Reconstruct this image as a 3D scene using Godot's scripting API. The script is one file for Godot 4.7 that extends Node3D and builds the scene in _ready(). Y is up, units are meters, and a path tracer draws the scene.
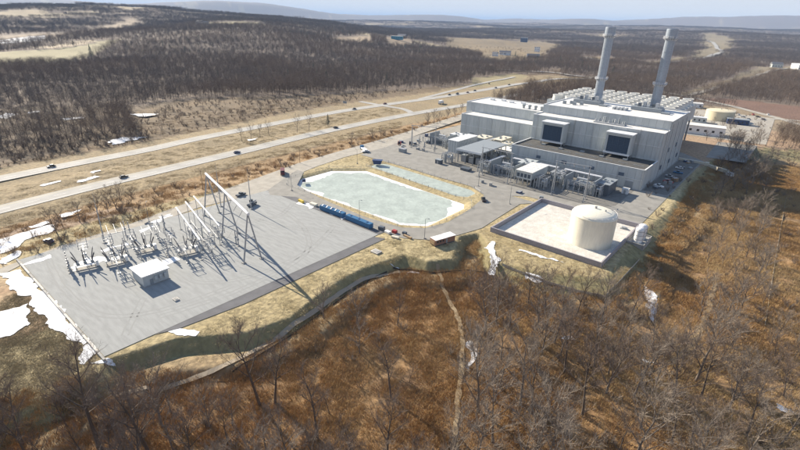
extends Node3D
# An aerial view of a gas power station in winter: switchyard, frozen ponds, turbine halls, fuel tank, highway, bare woods.
# World axes follow the plant grid: +x and -z run along the walls; the camera hangs 85 m up over the origin.

const EYE := Vector3(0, 85, 0)
const FOCAL := 468.0   # in pixels of the 800 x 450 photograph
var cam_basis := Basis(Vector3.UP, deg_to_rad(39.8)) * Basis(Vector3.RIGHT, deg_to_rad(-23.63)) * Basis(Vector3.BACK, deg_to_rad(1.64))
var M := {}
var counts := {}
var rng := RandomNumberGenerator.new()
var noise_a := FastNoiseLite.new()
var noise_b := FastNoiseLite.new()
var noise_hill := FastNoiseLite.new()
var boxes := {}

# ---------------------------------------------------------------- mesh helper
class MB:
	var v := PackedVector3Array()
	var n := PackedVector3Array()
	var c := PackedColorArray()
	var uc := false
	var col := Color.WHITE
	func tri(a: Vector3, b: Vector3, d: Vector3) -> void:   # counter-clockwise seen from outside
		var nn := (b - a).cross(d - a).normalized()
		v.append(a); v.append(d); v.append(b)
		n.append(nn); n.append(nn); n.append(nn)
		if uc:
			c.append(col); c.append(col); c.append(col)
	func quad(a: Vector3, b: Vector3, d: Vector3, e: Vector3) -> void:
		tri(a, b, d); tri(a, d, e)
	func box(at: Vector3, s: Vector3, bs := Basis.IDENTITY) -> void:
		var x := bs.x * s.x * 0.5
		var y := bs.y * s.y * 0.5
		var z := bs.z * s.z * 0.5
		quad(at - x - y + z, at + x - y + z, at + x + y + z, at - x + y + z)
		quad(at + x - y - z, at - x - y - z, at - x + y - z, at + x + y - z)
		quad(at + x - y + z, at + x - y - z, at + x + y - z, at + x + y + z)
		quad(at - x - y - z, at - x - y + z, at - x + y + z, at - x + y - z)
		quad(at - x + y + z, at + x + y + z, at + x + y - z, at - x + y - z)
		quad(at - x - y - z, at + x - y - z, at + x - y + z, at - x - y + z)
	func tube(p: Vector3, q: Vector3, r0: float, r1: float, k := 6, capped := true) -> void:
		var d := (q - p).normalized()
		var u := d.cross(Vector3.RIGHT if absf(d.x) < 0.8 else Vector3.UP).normalized()
		var w := d.cross(u)
		for i in k:
			var a0 := TAU * i / k
			var a1 := TAU * (i + 1) / k
			var e0 := u * cos(a0) + w * sin(a0)
			var e1 := u * cos(a1) + w * sin(a1)
			var base := v.size()
			quad(p + e0 * r0, p + e1 * r0, q + e1 * r1, q + e0 * r1)
			if k > 4:   # smooth round the axis
				for j in 6:
					var at := v[base + j]
					var rel := at - p
					rel -= d * rel.dot(d)
					if rel.length() > 0.0001:
						n[base + j] = rel.normalized()
			if capped:
				if r1 > 0.001: tri(q, q + e0 * r1, q + e1 * r1)
				tri(p, p + e1 * r0, p + e0 * r0)
	func lathe(at: Vector3, prof: Array, k := 32) -> void:   # prof: [radius, y] from bottom to top, outside
		for i in k:
			var a0 := TAU * i / k
			var a1 := TAU * (i + 1) / k
			var e0 := Vector3(cos(a0), 0, -sin(a0))
			var e1 := Vector3(cos(a1), 0, -sin(a1))
			for j in prof.size() - 1:
				var r0: float = prof[j][0]
				var y0: float = prof[j][1]
				var r1: float = prof[j + 1][0]
				var y1: float = prof[j + 1][1]
				var sl := Vector2(y1 - y0, r0 - r1).normalized()
				var base := v.size()
				quad(at + e0 * r0 + Vector3.UP * y0, at + e1 * r0 + Vector3.UP * y0, at + e1 * r1 + Vector3.UP * y1, at + e0 * r1 + Vector3.UP * y1)
				var na := e0 * sl.x + Vector3.UP * sl.y
				var nb := e1 * sl.x + Vector3.UP * sl.y
				var order := [na, nb, nb, na, na, nb]   # a d b, a e d
				for q in 6: n[base + q] = order[q]
	func prism(poly: PackedVector2Array, bs: Basis, at: Vector3, depth: float) -> void:   # poly in bs.x, bs.y; extruded both ways along bs.z
		var idx := Geometry2D.triangulate_polygon(poly)
		var h := bs.z * depth * 0.5
		var P: Array[Vector3] = []
		for p in poly: P.append(at + bs.x * p.x + bs.y * p.y)
		for i in range(0, idx.size(), 3):
			tri(P[idx[i]] + h, P[idx[i + 1]] + h, P[idx[i + 2]] + h)
			tri(P[idx[i]] - h, P[idx[i + 2]] - h, P[idx[i + 1]] - h)
		for i in P.size():
			var a := P[i]
			var b := P[(i + 1) % P.size()]
			quad(a - h, b - h, b + h, a + h)
	func sliver(p: Vector3, q: Vector3, w: float, side: Vector3) -> void:
		var s := (q - p).cross(side)
		if s.length() < 0.0001: s = Vector3.RIGHT
		s = s.normalized() * w * 0.5
		tri(p - s, p + s, q)
	func mesh(m: Material) -> ArrayMesh:
		var arr := []
		arr.resize(Mesh.ARRAY_MAX)
		arr[Mesh.ARRAY_VERTEX] = v
		arr[Mesh.ARRAY_NORMAL] = n
		if uc: arr[Mesh.ARRAY_COLOR] = c
		var am := ArrayMesh.new()
		am.add_surface_from_arrays(Mesh.PRIMITIVE_TRIANGLES, arr)
		am.surface_set_material(0, m)
		return am

# ---------------------------------------------------------------- naming and tagging
func numbered(called: String) -> String:
	var k: int = counts.get(called, 0)
	counts[called] = k + 1
	return called if k == 0 else "%s_%03d" % [called, k]

func tag(o: Node, label: String, category: String, group := "") -> Node:
	o.set_meta("label", label)
	o.set_meta("category", category)
	if group: o.set_meta("group", group)
	return o

func thing(called: String, label: String, category: String, at := Vector3.ZERO, turn := 0.0, group := "") -> Node3D:
	var o := Node3D.new()
	o.name = numbered(called)
	add_child(o)
	o.position = at
	o.rotation.y = turn
	tag(o, label, category, group)
	return o

func dup(src: Node3D, called: String, label: String, at: Vector3, turn := 0.0, sc := 1.0) -> Node3D:
	var o: Node3D = src.duplicate()
	o.name = numbered(called)
	add_child(o)
	o.position = at
	o.rotation = Vector3(0, turn, 0)
	o.scale = Vector3.ONE * sc
	if label: o.set_meta("label", label)
	return o

func part(parent: Node, called: String, mesh: Mesh, m: Material = null, at := Vector3.ZERO) -> MeshInstance3D:
	var o := MeshInstance3D.new()
	o.mesh = mesh
	if m: o.material_override = m
	o.name = called if parent != self else numbered(called)
	parent.add_child(o, true)
	o.position = at
	return o

func build(parent: Node, called: String, mb: MB, m: Material) -> MeshInstance3D:
	return part(parent, called, mb.mesh(m))

func bx(parent: Node, called: String, at: Vector3, s: Vector3, m: Material, turn := 0.0) -> MeshInstance3D:
	var key := [s.snapped(Vector3.ONE * 0.001), m]
	if not boxes.has(key):
		var b := BoxMesh.new()
		b.size = s
		b.material = m
		boxes[key] = b
	var o := part(parent, called, boxes[key], null, at)
	o.rotation.y = turn
	return o

func struct(o: Node, kind := "structure") -> Node:
	o.set_meta("kind", kind)
	return o

# ---------------------------------------------------------------- a pixel of the photograph gives a direction; the ground it meets gives the distance
func px(x: float, y: float, h := 0.0) -> Vector3:
	var d := cam_basis * Vector3((x - 400.0) / FOCAL, -(y - 225.0) / FOCAL, -1.0)
	return EYE + d * ((h - EYE.y) / d.y)

func pxs(list: Array, h := 0.0) -> PackedVector2Array:
	var out := PackedVector2Array()
	for p in list:
		var w := px(p[0], p[1], h)
		out.append(Vector2(w.x, w.z))
	return out

func along(x: float, dist: float) -> Vector2:   # a spot on the ground at a distance in the direction of a picture column
	var d := cam_basis * Vector3((x - 400.0) / FOCAL, 0.43, -1.0)
	var f := Vector2(d.x, d.z).normalized()
	return f * dist

# ---------------------------------------------------------------- wording: what stands nearest
func nearest(x: float, z: float, marks: Array) -> String:
	var best := 1e9
	var word := ""
	for m in marks:
		var d := Vector2(m[0] - x, m[1] - z).length()
		if d < best:
			best = d
			word = m[2]
	return word

# ---------------------------------------------------------------- materials
func lin(r: float, g: float, b: float) -> Color:
	return Color(r, g, b).linear_to_srgb()

func noise_tex(sd: int, freq: float, lo: float, hi: float, octaves := 5, size := 512, kind := FastNoiseLite.TYPE_SIMPLEX_SMOOTH, power := 1.0) -> ImageTexture:
	var f := FastNoiseLite.new()
	f.seed = sd
	f.noise_type = kind
	f.frequency = freq
	f.fractal_octaves = octaves
	var im := f.get_seamless_image(size, size)
	im.convert(Image.FORMAT_L8)
	var d := im.get_data()
	var lut := PackedByteArray()
	for i in 256:
		var t := pow(i / 255.0, power)
		var l := lo + (hi - lo) * t
		lut.append(clampi(int(Color(l, l, l).linear_to_srgb().r * 255.0), 0, 255))
	for i in d.size(): d[i] = lut[d[i]]
	return ImageTexture.create_from_image(Image.create_from_data(size, size, false, Image.FORMAT_L8, d))

func normal_tex(sd: int, freq: float, strength: float, size := 512) -> ImageTexture:
	var f := FastNoiseLite.new()
	f.seed = sd
	f.frequency = freq
	f.fractal_octaves = 4
	var im := f.get_seamless_image(size, size)
	im.convert(Image.FORMAT_RGBA8)
	im.bump_map_to_normal_map(strength)
	return ImageTexture.create_from_image(im)

func mat(c: Color, rough := 0.8, tex: Texture2D = null, tile := 4.0, metal := 0.0, detail: Texture2D = null, dtile := 40.0) -> StandardMaterial3D:
	var m := StandardMaterial3D.new()
	m.albedo_color = c
	m.roughness = rough
	m.metallic = metal
	if tex:
		m.albedo_texture = tex
		m.uv1_triplanar = true
		m.uv1_world_triplanar = true
		m.uv1_scale = Vector3.ONE / tile
	if detail:
		m.detail_enabled = true
		m.detail_blend_mode = BaseMaterial3D.BLEND_MODE_MUL
		m.detail_albedo = detail
		m.detail_uv_layer = BaseMaterial3D.DETAIL_UV_2
		m.uv2_triplanar = true
		m.uv2_world_triplanar = true
		m.uv2_scale = Vector3.ONE / dtile
	return m

var T := {}
func materials() -> void:
	T.grit = noise_tex(3, 0.09, 0.62, 1.0, 5)
	T.soft = noise_tex(5, 0.012, 0.72, 1.0, 5)
	T.blotch = noise_tex(9, 0.008, 0.55, 1.0, 4, 512, FastNoiseLite.TYPE_SIMPLEX_SMOOTH, 1.2)
	T.grass = noise_tex(12, 0.03, 0.42, 1.0, 6)
	T.faint = noise_tex(19, 0.015, 0.76, 1.0, 6)
	T.streak = noise_tex(17, 0.02, 0.83, 1.0, 6)
	T.snow = noise_tex(23, 0.02, 0.7, 1.0, 6)
	M.gravel = mat(lin(0.405, 0.415, 0.405), 0.95, T.grit, 4.0, 0.0, T.faint, 60.0)
	M.gravel.uv2_scale = Vector3(1.0 / 70.0, 1.0 / 30.0, 1.0 / 14.0)
	M.gravel_worn = mat(lin(0.33, 0.335, 0.325), 0.95, T.grit, 3.0)
	M.dark_gravel = mat(lin(0.17, 0.17, 0.18), 0.95, T.grit, 4.0, 0.0, T.soft, 30.0)
	M.drive = mat(lin(0.50, 0.46, 0.39), 0.95, T.grit, 5.0, 0.0, T.soft, 35.0)
	M.asphalt = mat(lin(0.35, 0.335, 0.30), 0.9, T.grit, 5.0, 0.0, T.soft, 40.0)
	M.lot = mat(lin(0.36, 0.345, 0.31), 0.92, T.grit, 5.0, 0.0, T.soft, 38.0)
	M.ballast_and_shade = mat(lin(0.23, 0.22, 0.20), 0.95, T.grit, 4.0, 0.0, T.soft, 21.0)  # dark gravel; also the shade colour painted beside the boiler hall
	M.highway = mat(lin(0.50, 0.485, 0.45), 0.9, T.grit, 8.0, 0.0, T.soft, 90.0)
	M.line = mat(lin(0.75, 0.75, 0.72), 0.7)
	M.line_yellow = mat(lin(0.6, 0.45, 0.1), 0.7)
	M.concrete = mat(lin(0.50, 0.485, 0.45), 0.9, T.soft, 5.0, 0.0, T.blotch, 25.0)
	M.pale_concrete = mat(lin(0.74, 0.70, 0.63), 0.9, T.soft, 7.0, 0.0, T.soft, 31.0)
	M.wall_concrete = mat(lin(0.36, 0.34, 0.36), 0.9, T.soft, 4.0)
	M.clad = [mat(lin(0.50, 0.53, 0.525), 0.5, T.streak, 9.0), mat(lin(0.475, 0.505, 0.50), 0.5, T.streak, 8.0), mat(lin(0.525, 0.552, 0.545), 0.5, T.streak, 10.0)]
	for m in M.clad: m.uv1_scale = Vector3(1.0 / 14.0, 1.0 / 70.0, 1.0 / 14.0)
	M.roof = mat(lin(0.78, 0.77, 0.74), 0.8, T.soft, 12.0, 0.0, T.streak, 30.0)
	M.roof_dark = mat(lin(0.12, 0.118, 0.112), 0.95, T.grit, 4.0, 0.0, T.blotch, 16.0)
	M.coping = mat(lin(0.68, 0.69, 0.69), 0.5)
	M.steel = mat(lin(0.40, 0.415, 0.43), 0.5, T.soft, 3.0, 0.3)
	M.white_steel = mat(lin(0.82, 0.82, 0.84), 0.4, T.soft, 4.0)
	M.stack = mat(lin(0.36, 0.41, 0.47), 0.42, T.soft, 6.0, 0.25)
	M.dark = mat(lin(0.035, 0.037, 0.042), 0.7)
	M.louver = mat(lin(0.055, 0.075, 0.10), 0.55)
	M.louver_slat = mat(lin(0.085, 0.115, 0.155), 0.5)
	M.machine = mat(lin(0.30, 0.33, 0.35), 0.5, T.soft, 3.0)
	M.machine_dark = mat(lin(0.10, 0.12, 0.145), 0.5, T.soft, 3.0)
	M.pipe = mat(lin(0.55, 0.57, 0.58), 0.4, T.soft, 2.0, 0.3)
	M.cream = mat(lin(0.72, 0.67, 0.55), 0.7, T.soft, 4.0)
	M.tank = mat(lin(0.80, 0.755, 0.62), 0.5, T.streak, 7.0)
	M.tank_tan = mat(lin(0.70, 0.62, 0.43), 0.6, T.streak, 6.0)
	M.shroud = mat(lin(0.76, 0.75, 0.70), 0.6, T.soft, 5.0)
	M.porcelain = mat(lin(0.33, 0.33, 0.34), 0.4)
	M.porcelain_dark = mat(lin(0.13, 0.12, 0.125), 0.35)
	M.snow = mat(lin(0.86, 0.87, 0.89), 0.9, T.snow, 9.0)
	M.ice = mat(lin(0.53, 0.59, 0.525), 0.35, T.faint, 17.0, 0.0, T.soft, 63.0)
	M.ice_thin = mat(lin(0.50, 0.56, 0.50), 0.4, T.faint, 14.0, 0.0, T.soft, 33.0)
	M.blue = mat(lin(0.03, 0.15, 0.31), 0.5, T.soft, 3.0)
	M.blue_dark = mat(lin(0.03, 0.06, 0.16), 0.5, T.soft, 3.0)
	M.yellow = mat(lin(0.62, 0.45, 0.06), 0.5)
	M.red = mat(lin(0.35, 0.035, 0.03), 0.5)
	M.maroon = mat(lin(0.13, 0.03, 0.035), 0.5)
	M.white = mat(lin(0.78, 0.78, 0.77), 0.5)
	M.black = mat(lin(0.02, 0.02, 0.022), 0.45)
	M.tyre = mat(lin(0.02, 0.02, 0.02), 0.9)
	M.glass = mat(lin(0.03, 0.04, 0.05), 0.12)
	M.silver = mat(lin(0.45, 0.46, 0.48), 0.3, null, 1.0, 0.5)
	M.wood = mat(lin(0.36, 0.25, 0.14), 0.8, T.soft, 2.0)
	M.fabric = mat(lin(0.05, 0.045, 0.04), 0.9)
	M.fabric_pale = mat(lin(0.55, 0.52, 0.44), 0.9, T.soft, 3.0)
	M.bark = mat(lin(0.13, 0.098, 0.075), 0.95, T.grit, 2.0)
	M.bark_pale = mat(lin(0.20, 0.165, 0.135), 0.95, T.grit, 2.0)
	M.twig = mat(lin(0.165, 0.125, 0.098), 0.95)
	M.twig_pale = mat(lin(0.235, 0.195, 0.155), 0.95)
	M.needle = mat(lin(0.045, 0.06, 0.035), 0.9)
	M.reed = mat(Color.WHITE, 0.95)
	M.reed.vertex_color_use_as_albedo = true
	M.wood_far = mat(Color.WHITE, 0.95)
	M.wood_far.vertex_color_use_as_albedo = true
	M.ground = mat(Color.WHITE, 0.97, T.grass, 37.0, 0.0, T.grit, 6.5)
	M.ground.vertex_color_use_as_albedo = true
	M.ground.normal_enabled = true
	M.ground.normal_texture = normal_tex(44, 0.03, 5.0)
	M.ground.normal_scale = 0.45
	M.tank.uv1_scale = Vector3(1.0 / 9.0, 1.0 / 60.0, 1.0 / 9.0)
	M.path = mat(lin(0.40, 0.33, 0.24), 0.95, T.grit, 5.0)
	M.track = mat(lin(0.38, 0.29, 0.175), 0.95, T.grass, 5.0)
	M.brick = mat(lin(0.3, 0.17, 0.12), 0.9, T.soft, 3.0)
	M.roof_grey = mat(lin(0.16, 0.16, 0.17), 0.9, T.soft, 4.0)
	M.blue_clad = mat(lin(0.06, 0.09, 0.16), 0.5, T.soft, 6.0)
	M.teal_clad = mat(lin(0.05, 0.27, 0.36), 0.5, T.soft, 6.0)

# ---------------------------------------------------------------- terrain
var upland: PackedVector2Array
var bank: PackedVector2Array
var bank_w := PackedFloat32Array()
var pond_a: PackedVector2Array
var pond_b: PackedVector2Array
var pit: PackedVector2Array
var hills := []
var zones := []          # [polygon, bounding rect, colour, colour2, tree cover]
const MARSH := -5.0

func setup_terrain() -> void:
	noise_a.seed = 7; noise_a.frequency = 0.03; noise_a.fractal_octaves = 4
	noise_b.seed = 21; noise_b.frequency = 0.0035; noise_b.fractal_octaves = 4
	noise_hill.seed = 5; noise_hill.frequency = 0.00055; noise_hill.fractal_octaves = 4
	# edge of the made ground, as seen at yard level, with the width of the slope below it
	var t := [[-260, 470, 9], [20, 405, 9], [97, 372, 7], [107, 359, 4], [180, 337, 4], [246, 332, 4], [290, 317, 4], [312, 299, 4], [341, 279, 4], [363, 268, 4], [405, 254, 4], [428, 261, 4], [452, 258, 4],
		[460, 236, 3], [480, 233, 3], [489, 246, 5], [499, 262, 6], [540, 272, 10], [606, 278, 11], [640, 232, 9], [668, 212, 9], [684, 188, 10], [705, 163, 12], [735, 146, 20], [800, 150, 30], [900, 165, 40]]
	for p in t:
		var w := px(p[0], p[1])
		bank.append(Vector2(w.x, w.z))
		bank_w.append(p[2])
	upland = bank.duplicate()
	upland.append(Vector2(1500, -900)); upland.append(Vector2(1500, -9000)); upland.append(Vector2(-9000, -9000)); upland.append(Vector2(-9000, 4000)); upland.append(Vector2(-160, 4000))
	pond_a = PackedVector2Array([Vector2(-205, -149), Vector2(-125, -149), Vector2(-113.5, -158), Vector2(-113.5, -190), Vector2(-118, -197), Vector2(-196, -203), Vector2(-213, -186), Vector2(-213, -156)])
	pond_b = PackedVector2Array([Vector2(-200, -206.5), Vector2(-128, -199.5), Vector2(-122, -203), Vector2(-122, -213), Vector2(-128, -216.5), Vector2(-196, -221), Vector2(-203, -216)])
	pit = pxs([[459, 240], [482, 237], [486, 262], [484, 274], [456, 268]])
	# column in the picture, distance, height, radii across and along
	for a in [[20, 3000, 60, 900, 650], [120, 2900, 52, 420, 600], [-170, 2700, 56, 700, 700], [215, 2700, 30, 420, 500], [280, 2600, 34, 400, 500], [350, 2700, 30, 500, 500], [420, 3600, 26, 800, 600], [180, 1500, 14, 260, 300], [270, 1400, 18, 330, 300], [230, 1950, 30, 400, 460], [300, 2000, 24, 420, 520], [370, 2100, 14, 380, 500],
		[180, 13000, 240, 2600, 900], [265, 13500, 264, 2400, 900], [100, 14500, 208, 3000, 900], [345, 15000, 176, 2200, 900], [440, 14000, 240, 1700, 900], [520, 15500, 200, 2200, 900], [580, 13500, 240, 1500, 900], [680, 15000, 240, 2600, 900], [780, 14000, 216, 2600, 900], [900, 14000, 240, 3000, 900], [-100, 14000, 240, 3000, 900],
		[480, 6500, 60, 1500, 600], [620, 7500, 75, 1700, 600], [760, 7000, 70, 1500, 600], [860, 8000, 90, 1700, 600], [360, 7000, 60, 1500, 600], [420, 8800, 80, 1800, 600], [560, 9200, 85, 1600, 600], [560, 4200, 35, 900, 500], [700, 4600, 45, 1000, 600], [840, 4200, 48, 900, 600], [760, 3000, 18, 500, 400], [640, 3200, 16, 600, 300]]:
		var c := along(a[0], a[1])
		hills.append([c, a[2], c.normalized(), float(a[3]), float(a[4])])

func bank_drop(p: Vector2) -> Vector2:   # (distance outside the made ground, slope width there)
	var best := 1e9
	var w := 6.0
	for i in bank.size() - 1:
		var q := Geometry2D.get_closest_point_to_segment(p, bank[i], bank[i + 1])
		var d := q.distance_squared_to(p)
		if d < best:
			best = d
			var f := bank[i].distance_to(q) / maxf(0.01, bank[i].distance_to(bank[i + 1]))
			w = lerpf(bank_w[i], bank_w[i + 1], f)
	return Vector2(sqrt(best), w)

func in_poly_depth(p: Vector2, poly: PackedVector2Array) -> float:
	if not Geometry2D.is_point_in_polygon(p, poly): return -1.0
	var best := 1e9
	for i in poly.size():
		best = minf(best, Geometry2D.get_closest_point_to_segment(p, poly[i], poly[(i + 1) % poly.size()]).distance_squared_to(p))
	return sqrt(best)

func height(x: float, z: float) -> float:
	var p := Vector2(x, z)
	var r := p.length()
	var h := -0.12
	if r < 900.0 and x > -260.0:
		if not Geometry2D.is_point_in_polygon(p, upland):
			var bd := bank_drop(p)
			var d := bd.x
			var w := bd.y
			var low := MARSH + noise_a.get_noise_2d(x * 1.5, z * 1.5) * 0.9
			if d < w: h = lerpf(-0.12, -3.6, d / w)
			elif d < w + 6.0: h = lerpf(-3.6, -3.1, smoothstep(0.0, 1.0, (d - w) / 1.6))
			elif d < w + 10.0: h = lerpf(-3.1, low, smoothstep(0.0, 1.0, (d - w - 6.0) / 4.0))
			else: h = low
		elif x < -105.0 and x > -220.0 and z < -140.0 and z > -225.0:
			var da := in_poly_depth(p, pond_a)
			if da > 0.0: h = -0.12 - minf(2.2, da * 0.42)
			var db := in_poly_depth(p, pond_b)
			if db > 0.0: h = -0.12 - minf(2.2, db * 0.42)
		else:
			var dp := in_poly_depth(p, pit)
			if dp > 0.0: h = -0.12 - minf(2.6, dp * 0.6)
	if x < -226.0 and x > -262.0: h -= 0.9 * smoothstep(0.0, 1.0, 1.0 - absf(x + 244.0) / 18.0)      # swale by the highway
	if x < -298.0 and x > -324.0 and z > -330.0: h -= 0.6 * smoothstep(0.0, 1.0, 1.0 - absf(x + 311.0) / 13.0)
	if r > 500.0:
		var k := smoothstep(700.0, 2200.0, r)
		h += noise_hill.get_noise_2d(x, z) * 22.0 * k + noise_b.get_noise_2d(x, z) * 7.0 * smoothstep(550.0, 1200.0, r) - 6.0 * k
		for a in hills:
			var c: Vector2 = a[0]
			var f: Vector2 = a[2]
			var dlt := p - c
			var al := dlt.dot(f) / float(a[4])
			var ac := dlt.cross(f) / float(a[3])
			var e := al * al + ac * ac
			if e < 6.0: h += float(a[1]) * exp(-e)
	elif x < -345.0:
		h += noise_b.get_noise_2d(x * 3.0, z * 3.0) * 2.0 * smoothstep(345.0, 400.0, -x)
	return h

func zone(poly: PackedVector2Array, c: Color, c2: Color, trees: float) -> void:
	var b := Rect2(poly[0], Vector2.ZERO)
	for p in poly: b = b.expand(p)
	zones.append([poly, b, c * 0.8, c2 * 0.8, trees])

func setup_zones() -> void:
	var straw := Color(0.32, 0.245, 0.138)
	var straw2 := Color(0.225, 0.175, 0.10)
	# tree cover: 0 none .. 1 closed wood
	zone(pxs([[-200, 175], [0, 140], [60, 128], [130, 118], [200, 108], [330, 98], [400, 93], [470, 84], [560, 70], [560, 79], [470, 112], [400, 128], [200, 175], [0, 225], [-200, 290]]), Color(0.22, 0.15, 0.08), Color(0.14, 0.10, 0.06), 0.2)   # brush beyond the highway
	zone(pxs([[-250, 170], [0, 108], [100, 104], [180, 108], [190, 122], [130, 139], [60, 152], [0, 165], [-250, 215]]), Color(0.17, 0.12, 0.07), Color(0.11, 0.082, 0.055), 0.62)
	zone(pxs([[-200, 208], [0, 168], [67, 156], [140, 143], [200, 130], [283, 113], [343, 103.5], [400, 96], [470, 84], [540, 76], [600, 76], [600, 82], [520, 92], [470, 112], [400, 126], [345, 139], [280, 155], [200, 175], [100, 200], [0, 226], [-200, 290]]), straw, straw2, 0.0)
	zone(pxs([[-200, 290], [0, 226], [100, 200], [200, 175], [300, 151], [400, 127], [470, 110], [470, 122], [400, 141], [345, 153], [300, 166], [230, 190], [130, 229], [0, 275], [-200, 350]]), Color(0.36, 0.235, 0.115), Color(0.28, 0.19, 0.10), 0.02)
	zone(pxs([[0, 232], [60, 214], [130, 205], [140, 222], [60, 250], [0, 270]]), Color(0.31, 0.22, 0.15), Color(0.24, 0.17, 0.11), 0.03)
	# open fields far off
	zone(pxs([[-60, 58], [0, 55], [60, 53.5], [128, 49], [90, 58], [62, 64.5], [0, 67], [-60, 70]]), Color(0.33, 0.295, 0.165), Color(0.285, 0.25, 0.145), 0.0)
	zone(pxs([[-60, 45], [0, 43], [50, 42.5], [110, 38], [140, 35], [140, 38.5], [60, 46], [0, 48], [-60, 50]]), Color(0.32, 0.25, 0.17), Color(0.24, 0.19, 0.135), 0.0)
	zone(pxs([[35, 51.5], [90, 49], [100, 50.5], [50, 53]]), Color(0.4, 0.33, 0.22), Color(0.36, 0.29, 0.2), 0.0)
	zone(pxs([[445, 42], [480, 40], [530, 41], [545, 45], [527, 53], [500, 50], [470, 50], [447, 46]]), Color(0.32, 0.235, 0.12), Color(0.26, 0.19, 0.105), 0.0)
	zone(pxs([[330, 48], [370, 45], [372, 49], [335, 52]]), Color(0.40, 0.30, 0.19), Color(0.32, 0.25, 0.17), 0.0)
	zone(pxs([[470, 88], [473, 78], [515, 74], [528, 77], [512, 84]]), Color(0.30, 0.25, 0.13), Color(0.24, 0.20, 0.115), 0.0)
	zone(pxs([[575, 55], [585, 55], [612, 58], [612, 62], [585, 60]]), Color(0.3, 0.23, 0.13), Color(0.28, 0.22, 0.13), 0.0)
	zone(pxs([[706, 46], [712, 44], [732, 47], [733, 52], [715, 54]]), Color(0.33, 0.27, 0.15), Color(0.27, 0.225, 0.13), 0.0)
	zone(pxs([[722, 82], [736, 74], [775, 66], [800, 66], [830, 66], [830, 72], [800, 70], [776, 71], [745, 80], [735, 85]]), Color(0.29, 0.24, 0.15), Color(0.24, 0.195, 0.13), 0.0)
	zone(pxs([[690, 98], [725, 97], [800, 106], [880, 112], [880, 146], [800, 124], [735, 106]]), Color(0.15, 0.085, 0.058), Color(0.19, 0.11, 0.075), 0.0)
	zone(pxs([[690, 104], [735, 107], [880, 140], [880, 170], [800, 137], [740, 124], [700, 112]]), Color(0.30, 0.235, 0.15), Color(0.22, 0.165, 0.105), 0.0)

	zone(pxs([[128, 116], [150, 104], [200, 98], [270, 97], [330, 94], [400, 90], [440, 86], [440, 91], [343, 104], [283, 114], [200, 131], [150, 141]]), Color(0.19, 0.13, 0.068), Color(0.125, 0.092, 0.055), 0.12)
	zone(pxs([[445, 41], [480, 39.5], [530, 40], [560, 43], [560, 50], [545, 53], [550, 59], [515, 62], [485, 62], [478, 55], [447, 49]]), Color(0.25, 0.185, 0.10), Color(0.18, 0.14, 0.085), 0.08)
	zone(pxs([[770, 66], [830, 64], [830, 76], [770, 74]]), Color(0.29, 0.24, 0.15), Color(0.22, 0.18, 0.12), 0.0)
	zone(pxs([[385, 44], [410, 42], [412, 49], [388, 51]]), Color(0.28, 0.2, 0.12), Color(0.22, 0.17, 0.11), 0.0)
	zone(pxs([[645, 66], [690, 61], [725, 57], [735, 44], [700, 41], [702, 50], [690, 57], [640, 62]]), Color(0.29, 0.24, 0.15), Color(0.21, 0.17, 0.11), 0.0)
	zone(pxs([[690, 97], [720, 89], [745, 81], [785, 73], [785, 67], [742, 74], [705, 86], [680, 93]]), Color(0.29, 0.23, 0.14), Color(0.21, 0.165, 0.105), 0.1)
	var hc := PackedVector2Array([along(193, 1790), along(232, 1760), along(268, 1800), along(262, 1960), along(232, 2010), along(203, 1950)])
	zone(hc, Color(0.42, 0.37, 0.22), Color(0.36, 0.32, 0.19), 0.0)
	for q in [[610, 2300, 90, 60], [740, 2700, 140, 70], [680, 3300, 160, 90], [560, 3000, 150, 80], [790, 1500, 90, 40], [350, 3000, 120, 80], [470, 2600, 140, 60], [640, 5200, 260, 160], [520, 5600, 300, 160], [760, 6000, 300, 180], [420, 5000, 240, 140]]:
		var c := along(q[0], q[1])
		var f := c.normalized()
		var g := Vector2(-f.y, f.x)
		zone(PackedVector2Array([c - g * q[2] - f * q[3] * 0.6, c + g * q[2] * 0.7 - f * q[3], c + g * q[2] + f * q[3] * 0.5, c - g * q[2] * 0.5 + f * q[3]]), Color(0.30, 0.24, 0.145), Color(0.23, 0.18, 0.11), 0.0)

func zone_at(p: Vector2) -> Array:
	for i in range(zones.size() - 1, -1, -1):
		var zn: Array = zones[i]
		if zn[1].has_point(p) and Geometry2D.is_point_in_polygon(p, zn[0]): return zn
	return []

var developed: Array[PackedVector2Array] = []   # paved or graded: no plants
func wood_cover(x: float, z: float) -> float:   # how much of the ground is under trees
	var p := Vector2(x, z)
	var zn := zone_at(p)
	if zn.size(): return zn[4]
	if p.length() < 900.0 and x > -345.0 and not (z < -480.0 and x < 300.0): return 0.0
	var k := noise_b.get_noise_2d(x * 0.35 + 400.0, z * 0.35)
	if p.length() > 1700.0 and k > 0.40: return 0.0
	return 1.0

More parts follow.
